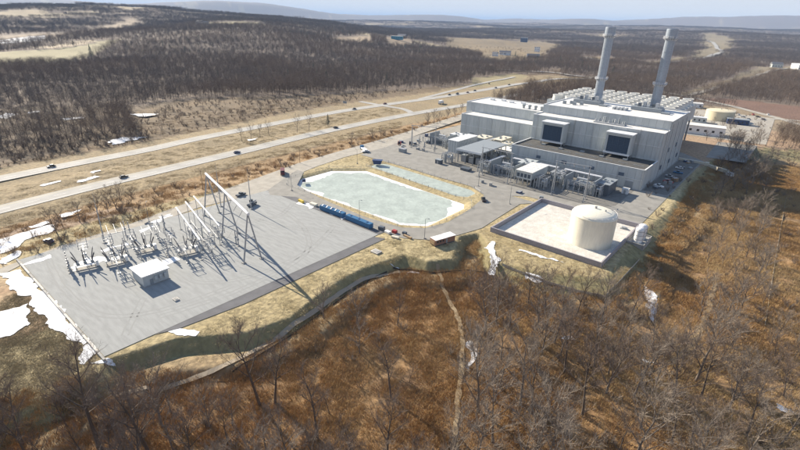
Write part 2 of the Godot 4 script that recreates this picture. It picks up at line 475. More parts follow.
func ground_color(x: float, z: float) -> Color:
	var p := Vector2(x, z)
	var na := noise_a.get_noise_2d(x, z) * 0.5 + 0.5
	var nb := noise_b.get_noise_2d(x * 4.0, z * 4.0) * 0.5 + 0.5
	var c := Color(0.15, 0.115, 0.085)
	var r := p.length()
	if r > 420.0 and x < 400.0 or x < -225.0:
		var zn := zone_at(p)
		if zn.size(): return zn[2].lerp(zn[3], clampf(na * 1.4 - 0.2, 0, 1)) * 2.0
	if r < 900.0 and x > -225.0 and z > -560.0:
		if Geometry2D.is_point_in_polygon(p, upland):
			c = Color(0.345, 0.285, 0.16).lerp(Color(0.265, 0.21, 0.11), clampf(nb * 1.5 - 0.3, 0, 1))
			if z < -360.0 or x > -30.0: c = Color(0.34, 0.24, 0.15).lerp(Color(0.22, 0.15, 0.10), na)
			if x < -150.0 and z > -24.0: c = Color(0.42, 0.33, 0.2).lerp(Color(0.26, 0.17, 0.1), clampf(na * 2.0 - 0.6, 0, 1))
			if Geometry2D.is_point_in_polygon(p, pit): c = Color(0.30, 0.15, 0.07).lerp(Color(0.22, 0.12, 0.06), na)
		else:
			var bd := bank_drop(p)
			if bd.x < bd.y + 1.0: c = Color(0.23, 0.20, 0.095).lerp(Color(0.17, 0.14, 0.075), na)
			elif bd.x < bd.y + 7.0:
				c = Color(0.29, 0.22, 0.12).lerp(Color(0.21, 0.15, 0.085), na)
			else:
				var s := clampf(nb * 2.0 - 0.75, 0, 1)
				c = Color(0.20, 0.118, 0.05).lerp(Color(0.225, 0.145, 0.07), s)
				c = c.lerp(Color(0.12, 0.075, 0.045), clampf(na * 2.4 - 1.3, 0, 0.8))
				if x > -20.0: c = c.lerp(Color(0.27, 0.17, 0.085), 0.5)
	elif r > 900.0:
		if wood_cover(x, z) < 0.5: c = Color(0.28, 0.22, 0.135).lerp(Color(0.20, 0.165, 0.10), nb)
		else: c = Color(0.15, 0.118, 0.092).lerp(Color(0.165, 0.122, 0.09), nb)
	return c * 2.0

func build_ground() -> void:
	var az: Array[float] = []
	var a := -72.0
	while a < 72.0:
		az.append(a)
		a += 0.27 if absf(a) < 48.0 else 1.5
	while a < 288.0:
		az.append(a)
		a += 6.0
	var rs: Array[float] = [0.0, 25.0, 45.0]
	var r := 55.0
	while r < 32000.0:
		rs.append(r)
		r *= 1.0058 if r < 420.0 else (1.017 if r < 3500.0 else 1.03)
	var v := PackedVector3Array()
	var c := PackedColorArray()
	for rr in rs:
		for aa in az:
			var t := deg_to_rad(39.8 - aa)
			var x := -sin(t) * rr
			var z := -cos(t) * rr
			v.append(Vector3(x, height(x, z), z))
			c.append(ground_color(x, z))
	var k := az.size()
	var idx := PackedInt32Array()
	for i in rs.size() - 1:
		for j in k:
			var j1 := (j + 1) % k
			var p := i * k + j
			var q := i * k + j1
			idx.append_array([p, p + k, q, q, p + k, q + k])
	var n := PackedVector3Array()
	n.resize(v.size())
	for t in range(0, idx.size(), 3):
		var nn := (v[idx[t + 2]] - v[idx[t]]).cross(v[idx[t + 1]] - v[idx[t]])
		if nn.y < 0.0: nn = -nn
		for q in 3: n[idx[t + q]] += nn
	for i in n.size(): n[i] = n[i].normalized()
	var arr := []
	arr.resize(Mesh.ARRAY_MAX)
	arr[Mesh.ARRAY_VERTEX] = v
	arr[Mesh.ARRAY_NORMAL] = n
	arr[Mesh.ARRAY_COLOR] = c
	arr[Mesh.ARRAY_INDEX] = idx
	var am := ArrayMesh.new()
	am.add_surface_from_arrays(Mesh.PRIMITIVE_TRIANGLES, arr)
	am.surface_set_material(0, M.ground)
	struct(part(self, "ground", am))

# ---------------------------------------------------------------- sheets and ribbons
func sheet(called: String, poly: PackedVector2Array, y: float, m: Material, dev := true) -> MeshInstance3D:
	var mb := MB.new()
	var idx := Geometry2D.triangulate_polygon(poly)
	for i in range(0, idx.size(), 3):
		var p := poly[idx[i]]
		var q := poly[idx[i + 1]]
		var s := poly[idx[i + 2]]
		if (q - p).cross(s - p) > 0: mb.tri(Vector3(p.x, y, p.y), Vector3(s.x, y, s.y), Vector3(q.x, y, q.y))
		else: mb.tri(Vector3(p.x, y, p.y), Vector3(q.x, y, q.y), Vector3(s.x, y, s.y))
	if dev: developed.append(poly)
	var o := build(self, called, mb, m)
	struct(o)
	return o

func smooth_line(pts: PackedVector2Array, step := 12.0) -> PackedVector2Array:
	var cv := Curve2D.new()
	for i in pts.size():
		var t := Vector2.ZERO
		if i > 0 and i < pts.size() - 1: t = (pts[i + 1] - pts[i - 1]) * 0.16
		cv.add_point(pts[i], -t, t)
	var out := PackedVector2Array()
	var l := cv.get_baked_length()
	var k := maxi(2, int(l / step))
	for i in k + 1: out.append(cv.sample_baked(l * i / k, true))
	return out

func ribbon(called: String, pts: PackedVector2Array, w: float, y: float, m: Material, off := 0.0, dash := 0, drape := true, parent: Node = null, rag := 0.0) -> MeshInstance3D:
	var mb := MB.new()
	for i in pts.size() - 1:
		if dash > 0 and i % dash != 0: continue
		var q: Array[Vector3] = []
		for e in 2:
			var k := i + e
			var t := (pts[mini(k + 1, pts.size() - 1)] - pts[maxi(k - 1, 0)]).normalized()
			var nn := Vector2(t.y, -t.x)
			for s in [-1.0, 1.0]:
				var p: Vector2 = pts[k] + nn * (off + s * w * 0.5 * (1.0 + rag * noise_a.get_noise_2d(pts[k].x * 6.0 + s * 50.0, pts[k].y * 6.0)))
				var lift := 0.0
				if drape: lift = maxf(height(p.x, p.y) + 0.12, height(pts[k].x, pts[k].y) + 0.12) + p.length() * 0.0004 * float(p.length() > 700.0)
				q.append(Vector3(p.x, lift + y, p.y))
		var up := (q[1] - q[0]).cross(q[2] - q[0]).y > 0
		if up: mb.quad(q[0], q[1], q[3], q[2])
		else: mb.quad(q[0], q[2], q[3], q[1])
	var o := build(parent if parent else self, called, mb, m)
	if not parent: struct(o)
	return o

func rect(x0: float, x1: float, z0: float, z1: float) -> PackedVector2Array:
	return PackedVector2Array([Vector2(x0, z0), Vector2(x1, z0), Vector2(x1, z1), Vector2(x0, z1)])

func snow(pix: Array, h := 0.0, sd := 0) -> void:   # a ragged patch of old snow lying on the ground
	var poly := pxs(pix, h)
	var c := Vector2.ZERO
	for p in poly: c += p / poly.size()
	var edge := PackedVector2Array()
	for i in poly.size():
		var a := poly[i]
		var b := poly[(i + 1) % poly.size()]
		var k := maxi(2, int(a.distance_to(b) / 0.8))
		for j in k:
			var p := a.lerp(b, float(j) / k)
			var j1 := noise_a.get_noise_2d(p.x * 3.2 + sd, p.y * 3.2)
			var j2 := noise_a.get_noise_2d(p.x * 3.2, p.y * 3.2 + 77.0 + sd)
			edge.append(p + Vector2(j1, j2) * 3.0)
	var mb := MB.new()
	# clip a grid to the outline, so that the sheet follows the ground
	var bb := Rect2(edge[0], Vector2.ZERO)
	for p in edge: bb = bb.expand(p)
	var st := clampf(maxf(bb.size.x, bb.size.y) / 44.0, 0.45, 4.0)
	var x := bb.position.x
	while x < bb.end.x:
		var z := bb.position.y
		while z < bb.end.y:
			for piece in Geometry2D.intersect_polygons(rect(x, x + st, z, z + st), edge):
				var idx := Geometry2D.triangulate_polygon(piece)
				for i in range(0, idx.size(), 3):
					var q: Array[Vector3] = []
					for j in 3:
						var p: Vector2 = piece[idx[i + j]]
						q.append(Vector3(p.x, maxf(height(p.x, p.y), -0.12 if h > -0.5 else -99.0) + (0.2 if h > -0.5 else 0.12), p.y))
					if (q[1] - q[0]).cross(q[2] - q[0]).y > 0: mb.tri(q[0], q[1], q[2])
					else: mb.tri(q[0], q[2], q[1])
			z += st
		x += st
	if mb.v.size(): struct(build(self, "snow", mb, M.snow))

# ---------------------------------------------------------------- roads, yards, ponds
var road_near: PackedVector2Array
var road_far: PackedVector2Array

func build_setting() -> void:
	var far_px := [[-200, 215], [-90, 196], [0, 178.5], [67, 165], [148, 149.5], [200, 138], [290, 120.5], [345, 110.5], [400, 102.5], [443, 96.5], [490, 88.8], [527, 83.6], [553, 80.5], [590, 78.5], [640, 77]]
	var near_px := [[-200, 268], [-100, 236], [0, 209.5], [96, 185.5], [200, 161], [250, 149.3], [325, 131.2], [400, 116], [443, 108.5], [467, 104.5], [500, 98], [540, 90]]
	road_far = smooth_line(pxs(far_px), 6.0)
	road_near = smooth_line(pxs(near_px), 6.0)
	for rd in [road_far, road_near]:
		var o := ribbon("highway", rd, 12.2, 0.05, M.highway)
		for e in [-4.9, 4.2]: ribbon("edge_line", rd, 0.22, 0.075, M.line if e < 0 else M.line_yellow, e, 0, true, o)
		ribbon("lane_line", rd, 0.2, 0.075, M.line, -0.35, 2, true, o)
	ribbon("ramp", smooth_line(pxs([[420, 99], [445, 92.5], [473, 85.5], [500, 80.5], [514, 77.5]]), 8.0), 7.0, 0.08, M.highway)
	ribbon("ramp", smooth_line(pxs([[360, 101.5], [385, 106], [403, 109], [412, 113]]), 5.0), 7.0, 0.09, M.highway)
	ribbon("far_road", smooth_line(pxs([[480, 69.5], [520, 72], [557, 73.5], [600, 79], [625, 82]]), 15.0), 11.0, 1.2, M.highway)
	ribbon("far_road", smooth_line(pxs([[660, 64], [690, 60], [712, 56.5], [722, 53], [712, 47], [706, 44]]), 30.0), 16.0, 0.6, M.highway)
	ribbon("far_road", smooth_line(pxs([[688, 95], [720, 87], [745, 79], [780, 70.5], [830, 66]]), 15.0), 9.0, 0.3, M.drive)
	ribbon("site_road", smooth_line(pxs([[640, 88], [690, 96.5], [728, 105], [770, 116], [800, 124.5], [880, 147]]), 10.0), 9.0, 0.12, M.drive)
	ribbon("site_road", smooth_line(pxs([[722, 118], [745, 119.5], [775, 119], [800, 121]]), 8.0), 7.0, 0.1, M.drive)
	ribbon("far_road", smooth_line(pxs([[585, 58], [612, 61.5]]), 20.0), 14.0, 0.6, M.highway)
	# service road along the highway side and the roads inside the works
	sheet("service_road", pxs([[-40, 283], [0, 268.5], [60, 246], [130, 224], [200, 198], [250, 180.5], [300, 162.5], [345, 149.5], [400, 134], [468, 112], [470, 117], [420, 134], [385, 147.5], [345, 157], [318, 166], [293, 176], [268, 191.5], [200, 207], [130, 232], [60, 256], [22, 264.5], [0, 276], [-40, 296]]), 0.02, M.drive)
	sheet("access_road", pxs([[268, 190], [285, 178], [297, 170], [304, 172], [297, 185], [320, 198], [365, 217], [402, 227.5], [425, 228], [448, 222], [470, 209], [481, 200], [484, 195], [470, 186], [430, 175], [396, 164], [378, 157], [384, 147], [402, 150], [448, 160], [450, 166], [470, 183], [500, 193], [553, 207], [566, 212], [560, 218], [536, 203], [520, 204], [496, 219], [482, 228], [455, 236], [430, 240], [402, 238], [360, 224], [320, 207], [296, 197], [270, 195]]), 0.035, M.asphalt)
	sheet("yard_gravel", rect(-205.5, -124.5, -135, -26.8), 0.03, M.gravel)
	sheet("gravel_border", PackedVector2Array([Vector2(-124.4, -132), Vector2(-119.5, -134), Vector2(-119.5, -66), Vector2(-122, -46), Vector2(-124.4, -40)]), 0.03, M.dark_gravel)
	sheet("gravel_border", rect(-205.5, -124.4, -139.3, -135.1), 0.03, M.dark_gravel)
	sheet("works_pavement", PackedVector2Array([Vector2(-222, -222), Vector2(-128, -219), Vector2(-112, -216), Vector2(-100, -226), Vector2(-43, -226), Vector2(-43, -382), Vector2(-62, -400), Vector2(-230, -400), Vector2(-232, -300)]), 0.0, M.lot)
	sheet("ballast_and_shade_sheet", PackedVector2Array([Vector2(-139, -236), Vector2(-66, -236), Vector2(-60, -246), Vector2(-60, -279), Vector2(-139, -279)]), 0.02, M.ballast_and_shade)
	sheet("ballast_and_shade_sheet", PackedVector2Array([Vector2(-176, -247), Vector2(-143, -244), Vector2(-143, -298), Vector2(-176, -298)]), 0.02, M.ballast_and_shade)
	sheet("ballast_and_shade_sheet", rect(-56.4, -44, -378, -283), 0.02, M.ballast_and_shade)  # no gravel here: the end wall's shade put into the ground colour
	sheet("works_pavement", PackedVector2Array([Vector2(-46, -462), Vector2(-20, -470), Vector2(-20, -400), Vector2(-44, -396)]), 0.0, M.lot)
	sheet("works_pavement", PackedVector2Array([Vector2(-150, -462), Vector2(-15, -480), Vector2(-20, -640), Vector2(-130, -640)]), 0.05, M.drive)
	# tyre tracks worn into the yard gravel
	for q in [[[-203, -120], [-180, -124], [-150, -116], [-132, -100], [-128, -70], [-132, -45]], [[-203, -110], [-185, -108], [-160, -112], [-140, -124], [-128, -131]], [[-150, -62], [-141, -64], [-133, -78], [-134, -104], [-145, -128]], [[-198, -34], [-170, -31], [-145, -34], [-135, -48], [-132, -70]], [[-146, -46], [-138, -40], [-130, -34]], [[-180, -132], [-172, -118], [-176, -104]]]:
		var ln := PackedVector2Array()
		for c in q: ln.append(Vector2(c[0], c[1]))
		ln = smooth_line(ln, 1.2)
		for e in [-0.9, 0.9]: ribbon("tyre_track", ln, 0.5, 0.036, M.gravel_worn, e, 0, false, null, 1.3)
	# tracks worn through the marsh
	ribbon("marsh_track", smooth_line(pxs([[437, 272], [445, 292], [456, 312], [462, 335], [462, 360], [458, 400], [452, 470]], -4.6), 0.8), 1.4, 0.2, M.track, 0.0, 0, true, null, 1.0)
	ribbon("marsh_track", smooth_line(pxs([[716, 278], [712, 295], [703, 322], [690, 348], [672, 362]], -4.8), 0.8), 1.7, 0.2, M.track, 0.0, 0, true, null, 1.0)
	var rut := smooth_line(pxs([[120, 396], [180, 379], [225, 366], [272, 342], [300, 325], [327, 305], [350, 289], [371, 278.5], [400, 272.5]], -3.3), 1.0)
	ribbon("perimeter_track", rut, 1.5, 0.14, M.path, 0.0, 0, true, null, 0.2)
	# frozen ponds
	var ia := pond_a.duplicate()
	var pa := sheet("pond_ice", ia, -1.25, M.ice, false)
	var ib := pond_b.duplicate()
	sheet("pond_ice", ib, -0.75, M.ice_thin, false)
	developed.append(ia); developed.append(ib)
	# wet snow along the shore of the larger pond, ragged on its inner side
	var mb := MB.new()
	var sh := Geometry2D.offset_polygon(pond_a, -2.4)[0]
	var kk := sh.size()
	var ring: Array = []
	for i in kk:
		var a := sh[i]
		var b := sh[(i + 1) % kk]
		var m := maxi(2, int(a.distance_to(b) / 1.0))
		for j in m: ring.append(a.lerp(b, float(j) / m))
	var cc := Vector2(-163, -176)
	for i in ring.size():
		var q: Array[Vector3] = []
		for e in 2:
			var p: Vector2 = ring[(i + e) % ring.size()]
			var far_side := smoothstep(-150.0, -210.0, p.x) * 7.0 + smoothstep(-128.0, -114.0, p.x) * 3.5
			var w := 1.3 + far_side * 0.7 + noise_a.get_noise_2d(p.x * 2.0, p.y * 2.0) * 3.5 + noise_b.get_noise_2d(p.x * 9.0, p.y * 9.0) * 5.0
			var inn := p + (cc - p).normalized() * maxf(0.6, w)
			q.append(Vector3(p.x, -1.21, p.y)); q.append(Vector3(inn.x, -1.235, inn.y))
		if (q[1] - q[0]).cross(q[2] - q[0]).y > 0: mb.quad(q[0], q[1], q[3], q[2])
		else: mb.quad(q[0], q[2], q[3], q[1])
	struct(build(self, "snow", mb, M.snow))
	# snow lying about
	var k := 0
	for s in [[[4, 271], [20, 270], [40, 288], [62, 307], [80, 328], [90, 341], [78, 347], [62, 335], [40, 312], [20, 292], [4, 284]], [[0, 312], [24, 306], [30, 316], [26, 328], [8, 338], [-10, 342], [-10, 315]], [[24, 264], [48, 255], [49, 258], [26, 266]],
		[[0, 240], [20, 234], [38, 228], [52, 224], [56, 228], [40, 236], [18, 246], [0, 254]], [[28, 226], [44, 221], [46, 223], [30, 228]], [[62, 215], [80, 209.5], [81, 211], [64, 217]], [[0, 258], [16, 252], [18, 256], [4, 264]],
		[[68, 267], [84, 260], [102, 257.5], [104, 260.5], [88, 265], [72, 270]], [[136, 231], [150, 226], [152, 228.5], [138, 233.5]], [[163, 262], [174, 256], [178, 258.5], [168, 266]], [[100, 250], [124, 243], [125, 245], [102, 252]], [[148, 222], [172, 214.5], [173, 216], [150, 224]], [[300, 201.5], [314, 207], [311, 208.5], [298, 203]],
		[[76, 180.5], [98, 175.5], [100, 177], [78, 182.5]], [[40, 186], [60, 181], [60, 182], [42, 187]], [[92, 172], [101, 170], [101, 171], [93, 173]], [[246, 139.5], [256, 138], [257, 139.5], [248, 141]], [[487, 242], [493, 241], [497, 252], [498, 264], [497, 276], [492, 275], [490, 262]],
		[[330, 211], [345, 218], [342, 219.5], [328, 213]], [[520, 249], [565, 262], [565, 264], [520, 251.5]], [[158, 216.5], [170, 213], [171, 214.5], [160, 218]]]:
		snow(s, 0.0, k); k += 31
	for s in [[[88, 362], [97, 354], [101, 356], [98, 366], [95, 376], [88, 376]], [[94, 373], [112, 372], [122, 373], [120, 376], [96, 377]], [[168, 344], [184, 341], [200, 345], [196, 351], [176, 350]], [[528, 283], [538, 286], [545, 291], [538, 291], [529, 287]], [[525, 281], [531, 283], [529, 285]],
		[[645, 290], [653, 296], [658, 312], [652, 322], [646, 310]], [[465, 342], [474, 346], [476, 358], [470, 372], [467, 360]], [[648, 357], [658, 360], [660, 364], [650, 361]], [[776, 404], [796, 409], [806, 416], [798, 416], [780, 409]], [[562, 336], [575, 334], [576, 337], [563, 339]], [[593, 326], [600, 324], [600, 330]], [[408, 273], [416, 274], [415, 277], [407, 276]], [[390, 271], [400, 272], [399, 273.5], [391, 272.5]]]:
		snow(s, -4.6, k); k += 17
	for s in [[[-10, 118], [8, 113], [18, 114], [6, 119]], [[128, 114], [146, 113.5], [160, 114], [144, 117]], [[108, 141], [122, 137.5], [146, 137], [130, 141], [112, 145]], [[60, 119], [82, 117], [84, 119], [64, 121]], [[28, 112], [40, 110.5], [40, 112], [30, 113.5]], [[0, 46], [30, 44], [48, 44], [46, 46.5], [20, 48], [0, 48.5]]]:
		snow(s, 0.0, k); k += 17

# ---------------------------------------------------------------- buildings of the works
func panels(o: Node, a: Vector3, b: Vector3, h: float, outward: Vector3, w := 4.0, called := "wall_panel") -> void:   # a wall of upright cladding panels with open joints
	var l := a.distance_to(b)
	var k := maxi(1, roundi(l / w))
	var d := (b - a) / k
	for i in k:
		var mid := a + d * (i + 0.5) + Vector3.UP * h * 0.5
		var long := d.length() - 0.07
		var s := Vector3(long, h, 0.3) if absf(outward.z) > 0.5 else Vector3(0.3, h, long)
		bx(o, called, mid + outward * (0.15 + 0.012 * ((i * 7) % 3)), s, M.clad[(i * 5 + int(absf(a.x + a.z))) % 3])

func hall(called: String, label: String, x0: float, x1: float, z0: float, z1: float, y0: float, h: float, roof: Material, parapet := 0.7, sides := "frlb") -> Node3D:   # z0 is the back, z1 the front
	var o := thing(called, label, "building", Vector3((x0 + x1) / 2, 0, (z0 + z1) / 2))
	block(o, x0 - o.position.x, x1 - o.position.x, z0 - o.position.z, z1 - o.position.z, y0, h, roof, parapet, sides)
	return o

func block(o: Node3D, x0: float, x1: float, z0: float, z1: float, y0: float, h: float, roof: Material, parapet := 0.7, sides := "frlb") -> void:
	var top := h + parapet
	bx(o, "core", Vector3((x0 + x1) / 2, (y0 + h) / 2, (z0 + z1) / 2), Vector3(x1 - x0 - 0.02, h - y0, z1 - z0 - 0.02), M.machine)
	if "f" in sides: panels(o, Vector3(x0, y0, z1), Vector3(x1, y0, z1), top - y0, Vector3.BACK)
	if "b" in sides: panels(o, Vector3(x0, y0, z0), Vector3(x1, y0, z0), top - y0, Vector3.FORWARD, 9.0)
	if "r" in sides: panels(o, Vector3(x1, y0, z0), Vector3(x1, y0, z1), top - y0, Vector3.RIGHT)
	if "l" in sides: panels(o, Vector3(x0, y0, z0), Vector3(x0, y0, z1), top - y0, Vector3.LEFT)
	bx(o, "roof", Vector3((x0 + x1) / 2, h + 0.08, (z0 + z1) / 2), Vector3(x1 - x0 - 0.06, 0.16, z1 - z0 - 0.06), roof)
	for e in [[Vector3((x0 + x1) / 2, top + 0.08, z1 + 0.1), Vector3(x1 - x0 + 0.9, 0.16, 0.7)], [Vector3((x0 + x1) / 2, top + 0.08, z0 - 0.1), Vector3(x1 - x0 + 0.9, 0.16, 0.7)], [Vector3(x0 - 0.1, top + 0.06, (z0 + z1) / 2), Vector3(0.7, 0.16, z1 - z0 - 0.5)], [Vector3(x1 + 0.1, top + 0.06, (z0 + z1) / 2), Vector3(0.7, 0.16, z1 - z0 - 0.5)]]:
		bx(o, "coping", e[0], e[1], M.coping)

func build_halls() -> void:
	# low turbine hall in front, boiler hall in two steps behind it
	var low := hall("turbine_hall", "long low grey hall with dark gravel roof in front of the boiler hall", -139, -57.5, -306.6, -280, 0, 11.4, M.roof_dark, 0.8, "frl")
	var o := low.position
	for i in 5: bx(low, "roof_curb", Vector3(-125 + i * 13.0, 11.9, -297 + (i % 2) * 3.0) - o, Vector3(2.6, 0.8, 1.6), M.machine)
	for i in 9: bx(low, "roof_pipe", Vector3(-132 + i * 8.6, 11.85, -289) - o, Vector3(5.5, 0.22, 0.22), M.pipe)
	for i in 3:
		var d := bx(low, "door", Vector3(-130 + i * 33.0, 2.3, -279.62) - o, Vector3(4.2, 4.6, 0.12), M.machine)
		bx(d, "door_frame", Vector3(0, 2.45, 0.03), Vector3(4.7, 0.24, 0.16), M.coping)
	var boil := hall("boiler_hall", "tall pale grey boiler hall with stepped white roofs carrying two stacks", -139, -57.5, -320.4, -307, 0, 28.0, M.roof, 0.5, "frl")
	o = boil.position
	block(boil, -139 - o.x, -57.5 - o.x, -370 - o.z, -320.8 - o.z, 0, 33.2, M.roof, 0.5, "frlb")
	for c in [-119.0, -79.0]:   # plant on the upper roof round each stack foot
		var pl := bx(boil, "stack_platform", Vector3(c - 1.0, 34.6, -354) - o, Vector3(19, 2.2, 9.5), M.machine)
		for i in 7: bx(pl, "duct", Vector3(-8 + i * 2.7, 1.7 + 0.5 * (i % 3), -1.5 + 2.0 * (i % 2)), Vector3(1.8, 1.3 + (i % 3) * 0.9, 2.6), M.machine_dark if i % 3 == 1 else M.pipe)
		for i in 10: bx(pl, "rail_post", Vector3(-9.3 + i * 2.06, 1.65, 4.65), Vector3(0.12, 1.1, 0.12), M.steel)
		bx(pl, "handrail", Vector3(0, 2.2, 4.65), Vector3(19, 0.12, 0.12), M.steel)
		bx(boil, "skid", Vector3(c + 11.5, 33.9, -348) - o, Vector3(5, 1.0, 3.2), M.machine)
	for i in 4:
		bx(boil, "roof_hatch", Vector3(-131.0 + i * 3.6, 34.3, -337 - (i % 2) * 4.0) - o, Vector3(2.0, 2.2, 1.8), M.machine)
		bx(boil, "roof_hatch", Vector3(-98 + i * 2.4, 34.1, -343) - o, Vector3(1.4, 1.8 - 0.3 * (i % 2), 6.5), M.pipe)
	for i in 10:   # silencers and vent pipes on the lower step
		var mb := MB.new()
		mb.tube(Vector3(-100 + i * 2.0, 28.1, -314.5 - (i % 3) * 1.4) - o, Vector3(-100 + i * 2.0, 30.0 + (i % 4) * 0.75, -314.5 - (i % 3) * 1.4) - o, 0.5, 0.5, 8)
		build(boil, "vent_pipe", mb, M.machine if i % 2 else M.pipe)
	bx(boil, "vent_skid", Vector3(-91, 28.5, -314.6) - o, Vector3(19, 0.6, 5.2), M.steel)
	for i in 2:
		var l := MB.new()
		for e in [-0.35, 0.35]: l.tube(Vector3(-110 + i * 40.0 + e, 12, -306.3) - o, Vector3(-110 + i * 40.0 + e, 29.4, -306.3) - o, 0.06, 0.06, 4)
		for q in 30: l.tube(Vector3(-110.35 + i * 40.0, 12.5 + q * 0.56, -306.3) - o, Vector3(-109.65 + i * 40.0, 12.5 + q * 0.56, -306.3) - o, 0.04, 0.04, 4)
		build(boil, "ladder", l, M.steel)
	var st := hall("steam_hall", "pale grey steam turbine hall with two white roof levels beside the highway ramp", -207, -140.2, -337.6, -322, 0, 17.4, M.roof, 0.5, "frl")
	o = st.position
	block(st, -213 - o.x, -140.2 - o.x, -373 - o.z, -338 - o.z, 0, 24.6, M.roof, 0.5, "frlb")
	for i in 6:
		var mb := MB.new()
		mb.lathe(Vector3(-166 + i * 5.0, 24.7, -345.5) - o, [[0.9, 0.0], [0.9, 1.7], [1.35, 2.0], [1.35, 2.9], [1.1, 3.1], [0.0, 3.15]], 14)
		build(st, "roof_fan", mb, M.machine)
	for i in 4: bx(st, "roof_unit", Vector3(-203 + i * 9.0, 25.4, -362 - (i % 2) * 3.0) - o, Vector3(3.4, 1.4, 2.4), M.coping)
	for i in 2:
		var d := bx(st, "door", Vector3(-196 + i * 30.0, 2.3, -321.62) - o, Vector3(4.0, 4.6, 0.1), M.machine)
		bx(d, "door_frame", Vector3(0, 2.42, 0.04), Vector3(4.5, 0.24, 0.16), M.coping)
	# gutters' downpipes, girts and wall louvres
	for i in 7:
		bx(low, "downpipe", Vector3(-134 + i * 12.6, 5.9, -279.48) - low.position, Vector3(0.3, 11.8, 0.24), M.pipe)
		bx(boil, "downpipe", Vector3(-136 + i * 12.8, 20.2, -306.5) - boil.position, Vector3(0.3, 16.4, 0.24), M.pipe)
	for i in 6: bx(st, "downpipe", Vector3(-202 + i * 11.6, 8.9, -321.5) - st.position, Vector3(0.3, 17.6, 0.24), M.pipe)
	for i in 5:
		bx(boil, "downpipe", Vector3(-57.0, 16.0, -314 - i * 12.4) - boil.position, Vector3(0.24, 31.0, 0.3), M.pipe)
		bx(boil, "wall_louver", Vector3(-56.98, 6.0 + (i % 2) * 9.0, -318 - i * 10.6) - boil.position, Vector3(0.2, 2.6, 3.4), M.louver_slat)
	for i in 4: bx(low, "wall_louver", Vector3(-120 + i * 17.0, 7.6, -279.5) - low.position, Vector3(3.0, 1.8, 0.2), M.louver_slat)
	bx(low, "girt_line", Vector3(-98.25, 6.2, -279.52) - low.position, Vector3(81.4, 0.22, 0.14), M.coping)
	bx(boil, "girt_line", Vector3(-98.25, 20.4, -306.52) - boil.position, Vector3(81.4, 0.22, 0.14), M.coping)
	bx(st, "girt_line", Vector3(-173.6, 9.4, -321.52) - st.position, Vector3(66.6, 0.22, 0.14), M.coping)
	# air inlet filter houses on the low roof
	for c in [[-121.0, "louvred air inlet house on the low roof, beside the steam hall corner"], [-79.3, "louvred air inlet house on the low roof, beside the shaded end wall"]]:
		var f := thing("filter_house", c[1], "air inlet", Vector3(c[0], 11.6, -299), 0, "air inlet houses on the turbine hall roof")
		bx(f, "housing", Vector3(0, 8.3, -3.4), Vector3(15.0, 12.6, 6.0), M.clad[2])
		bx(f, "hood", Vector3(0, 14.75, -2.6), Vector3(15.8, 0.6, 8.2), M.coping)
		bx(f, "lintel", Vector3(0, 13.7, 0.2), Vector3(15.0, 1.5, 1.2), M.clad[1])
		for s in [-1, 1]: bx(f, "cheek", Vector3(s * 6.9, 8.0, 0.2), Vector3(1.2, 9.8, 1.2), M.clad[1])
		bx(f, "sill", Vector3(0, 2.55, 0.3), Vector3(15.2, 1.1, 1.4), M.coping)
		bx(f, "backing", Vector3(0, 8.0, -0.3), Vector3(12.6, 9.9, 0.16), M.louver)
		for i in 11:
			var sl := bx(f, "louver_slat", Vector3(0, 3.6 + i * 0.88, 0.1), Vector3(12.6, 0.12, 0.95), M.louver_slat)
			sl.rotation.x = 0.75
		for i in 3: bx(f, "mullion", Vector3(-3.2 + i * 3.2, 8.0, 0.62), Vector3(0.14, 9.8, 0.14), M.louver_slat)
		for i in 4: bx(f, "leg", Vector3(-7 + (i % 2) * 14.0, 0.9, -5.2 + (i / 2) * 5.0), Vector3(0.5, 1.8, 0.5), M.steel)
	# two stacks
	for c in [[-117.4, "tall grey steel stack with ring platforms, beside the steam hall side"], [-78.4, "tall grey steel stack with ring platforms, beside the shaded end wall of the boiler hall"]]:
		var s := thing("exhaust_stack", c[1], "stack", Vector3(c[0], 33.4, -364), 0, "pair of exhaust stacks")
		var mb := MB.new()
		mb.lathe(Vector3.ZERO, [[3.1, 0.0], [3.1, 6.0], [2.95, 6.2], [2.95, 44.5], [2.95, 46.0]], 36)
		build(s, "shell", mb, M.stack)
		var cap := MB.new()
		cap.lathe(Vector3.ZERO, [[2.95, 46.0], [3.5, 46.4], [3.5, 50.8], [3.35, 51.0], [2.7, 51.0], [2.7, 47.0]], 36)
		build(s, "cap", cap, M.stack)
		var fl := MB.new()
		for y in [6.1, 12.2, 18.4, 24.6, 30.7, 36.8]: fl.lathe(Vector3(0, y, 0), [[2.95, 0.0], [3.1, 0.05], [3.1, 0.3], [2.95, 0.35]], 36)
		build(s, "stiffener_ring", fl, M.stack)
		for y in [16.5, 45.2]:
			var pm := MB.new()
			pm.lathe(Vector3(0, y, 0), [[2.9, 0.0], [4.5, 0.0], [4.5, 0.3], [2.9, 0.32]], 36)
			var pf := build(s, "platform", pm, M.steel)
			var rm := MB.new()
			for i in 18:
				var a := TAU * i / 18.0
				var b := TAU * (i + 1) / 18.0
				var p := Vector3(cos(a) * 4.4, y, sin(a) * 4.4)
				var q := Vector3(cos(b) * 4.4, y, sin(b) * 4.4)
				rm.tube(p, p + Vector3.UP * 1.4, 0.06, 0.06, 4)
				for hh in [0.5, 0.95, 1.4]: rm.tube(p + Vector3.UP * hh, q + Vector3.UP * hh, 0.055, 0.055, 4)
				rm.tube(p, Vector3(cos(a) * 3.0, y - 1.3, sin(a) * 3.0), 0.1, 0.1, 4)
			build(pf, "railing", rm, M.white_steel)
		var lm := MB.new()
		for e in [-0.3, 0.3]: lm.tube(Vector3(e - 1.5, 0, 3.0), Vector3(e - 1.5, 46, 3.0), 0.07, 0.07, 4)
